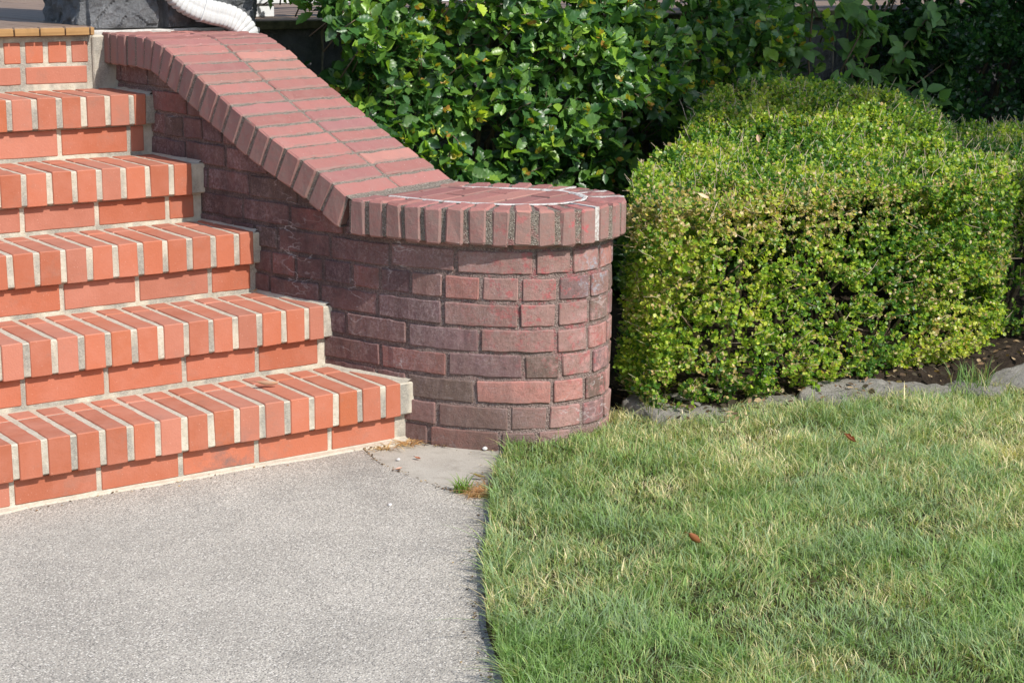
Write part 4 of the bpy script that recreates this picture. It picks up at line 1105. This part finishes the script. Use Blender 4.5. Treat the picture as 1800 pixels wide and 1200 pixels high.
tuft("grass_tuft", "straggly grass clump sprouting between the edging stones right of the boxwood", "grass tuft", (2.66, -.50, .025), 110, .075, .035, [(.10, .19, .06), (.14, .23, .08), (.3, .29, .15)], .5)
tuft("grass_tuft", "thin weed blades standing by the foot of the wall's round end", "grass tuft", (1.66, -.25, .03), 40, .075, .018, [(.08, .15, .04), (.28, .26, .12)], .5)
tuft("dry_thatch", "clump of dry reddish brown thatch lying where the crack meets the lawn", "dead grass", (.945, -.475, -.002), 140, .030, .017, [(.34, .20, .10), (.42, .30, .17)], 2.2)
tuft("dry_thatch", "dry straw bits gathered in the corner of the lowest step and the wall", "dead grass", (1.03, -.012, -.002), 60, .024, .014, [(.45, .33, .18), (.36, .2, .1)], 2.6)
tuft("dry_thatch", "straw wisps lodged in the walkway crack near the bottom step", "dead grass", (.955, .0 - .02, -.003), 26, .022, .010, [(.45, .33, .18), (.3, .2, .1)], 2.4)

# ------------------------------------------------------------------ fallen leaves and crumbs
def dry_leaf(label, loc, L, W, rz, tilt, curl, col, name="fallen_leaf", lobed=False):
    n = 9; m = 5; vs = []; fs = []; rg = random.Random(int(loc[0] * 1e4))
    rot = Matrix.Rotation(rz, 3, 'Z') @ Matrix.Rotation(tilt[0], 3, 'X') @ Matrix.Rotation(tilt[1], 3, 'Y')
    for i in range(n):
        t = i / (n - 1); w0 = math.sin(math.pi * min(1, t * .94 + .04)) ** .7 * W / 2
        if lobed: w0 *= .62 + .38 * abs(math.cos(t * 9))
        for j in range(-m, m + 1):
            s_ = j / m; a = s_ * curl
            x_ = w0 * (math.sin(a) / curl if curl else s_); z_ = w0 * ((1 - math.cos(a)) / curl if curl else 0)
            p = Vector((x_, (t - .5) * L, z_ + .12 * L * (2 * t - 1) ** 2 + rg.uniform(-.0006, .0006)))
            vs.append(rot @ p + Vector(loc))
    k = 2 * m + 1
    fs = [(i * k + j, i * k + j + 1, (i + 1) * k + j + 1, (i + 1) * k + j) for i in range(n - 1) for j in range(k - 1)]
    b = MB(); b.add(vs, fs, col); o = b.build(name, M_DRY, None, smooth=True); tag(o, label, "dead leaf")
    st = MB(); e = rot @ Vector((0, .5 * L, .12 * L)) + Vector(loc); d = rot @ Vector((.15, 1, .1)); st.tube([e, e + d * L * .18, e + d * L * .32 + Vector((0, 0, -.002))], .0009, .0006, 4, tuple(x * .6 for x in col)); st.build("stalk", M_DRY, o)
    return o
dry_leaf("curled pale brown dead leaf lying on the bottom step tread", (.706, .140, .1685), .056, .030, 1.15, (.1, .25), 1.9, (.40, .27, .20))
dry_leaf("orange brown dead leaf caught upright in the middle of the lawn", (1.047, -1.119, .048), .056, .034, 1.9, (.6, .9), 2.2, (.24, .095, .045))
dry_leaf("small crumpled rust leaf on the lawn in front of the notched edging stone", (1.885, -.745, .050), .034, .030, .6, (.6, -.4), 2.0, (.25, .10, .05), lobed=True)
dry_leaf("tan dead leaf stuck in the top of the boxwood hump", (2.555, .335, .672), .034, .017, 2.6, (-.7, .3), 1.2, (.42, .30, .22))
dry_leaf("pale bleached leaf on the scorched left shoulder of the boxwood", (1.835, -.22, .607), .032, .020, .9, (.4, -.4), .8, (.62, .48, .34))
dry_leaf("thin dry twig-like leaf at the back right corner of the second step tread", (.872, .520, .333), .032, .008, 2.3, (0, 0), 1.0, (.30, .20, .12))
dry_leaf("tiny reddish leaf scrap on the smooth slab beside the wall", (.975, -.145, .001), .018, .012, .3, (.1, .1), 1.2, (.32, .13, .08))
dry_leaf("pinkish leaf scrap at the slab crack halfway to the lawn", (.882, -.205, .003), .026, .013, 1.9, (.1, .1), 1.0, (.45, .28, .22))
dry_leaf("yellow brown curled leaf at the lawn edge beside the smooth slab", (1.005, -.375, .006), .030, .018, .8, (.2, .3), 1.6, (.38, .27, .10))
def crumb(label, loc, r):
    bm = bmesh.new(); bmesh.ops.create_icosphere(bm, subdivisions=2, radius=r)
    for v in bm.verts: v.co += v.co.normalized() * (mnoise.noise(v.co * 120 + Vector(loc) * 50) * r * .45); v.co.z *= .65
    me = bpy.data.meshes.new("pebble"); bm.to_mesh(me); bm.free(); me.materials.append(M_WH); o = link("pebble", me); o.location = loc; tag(o, label, "pebble")
crumb("white pebble at the foot of the wall's base course", (1.163, -.17, .003), .0062)
crumb("white pebble on the smooth slab near the step corner", (.930, -.125, .001), .0050)
crumb("white pebble lying alone on the rough walkway", (.72, -.43, .002), .0055)

def litter():
    """crumbs of leaf and soil caught in the crack and in the corner by the bottom step"""
    rg = np.random.default_rng(61); C = np.array(CRACK)
    i = rg.integers(1, len(C) - 1, 190); p = C[i] + (C[np.minimum(i + 1, len(C) - 1)] - C[i]) * rg.random((190, 1)) + rg.normal(0, .004, (190, 2))
    keep = p[:, 1] < .012; p = p[keep]
    q = np.stack([rg.uniform(.90, 1.10, 170), np.zeros(170)], 1); q[:, 1] = np.where(q[:, 0] < 1.04, .014 - rg.exponential(.008, 170), -.005 - (q[:, 0] - 1.04) * 1.5 - rg.exponential(.007, 170))
    r_ = np.stack([rg.uniform(-.6, .9, 120), .012 - rg.exponential(.012, 120)], 1)
    u = np.array(LE)[rg.integers(20, len(LE), 260)] + np.stack([-rg.exponential(.022, 260), rg.normal(0, .02, 260)], 1)
    bx = np.stack([rg.uniform(1.66, 4.3, 900), rg.uniform(-.46, .0, 900)], 1)
    p = np.vstack([p, q, r_, u]); n0 = len(p); pos = np.concatenate([np.vstack([p, bx]), np.concatenate([.0012 + rg.random((n0, 1)) * .002, .045 + rg.random((900, 1)) * .022])], 1); n = n0 + 900
    th = rg.uniform(0, 6.28, n); ax = np.stack([np.cos(th), np.sin(th), rg.normal(0, .25, n)], 1); nr = np.stack([rg.normal(0, .4, n), rg.normal(0, .4, n), np.ones(n)], 1)
    A = np.array([[.09, .06, .04], [.20, .13, .08], [.36, .27, .17], [.055, .045, .03]])
    o = leaves_mesh("leaf_litter", 'box', pos, ax, nr, np.where(np.arange(n) < n0, rg.uniform(.002, .009, n), rg.uniform(.008, .026, n)), rg.uniform(.3, 1.0, n), A[rg.integers(0, 4, n)], M_DRY, None)
    tag(o, "brown crumbs of leaf and soil in the walkway crack and along the step foot", "leaf litter", kind='stuff')
litter()
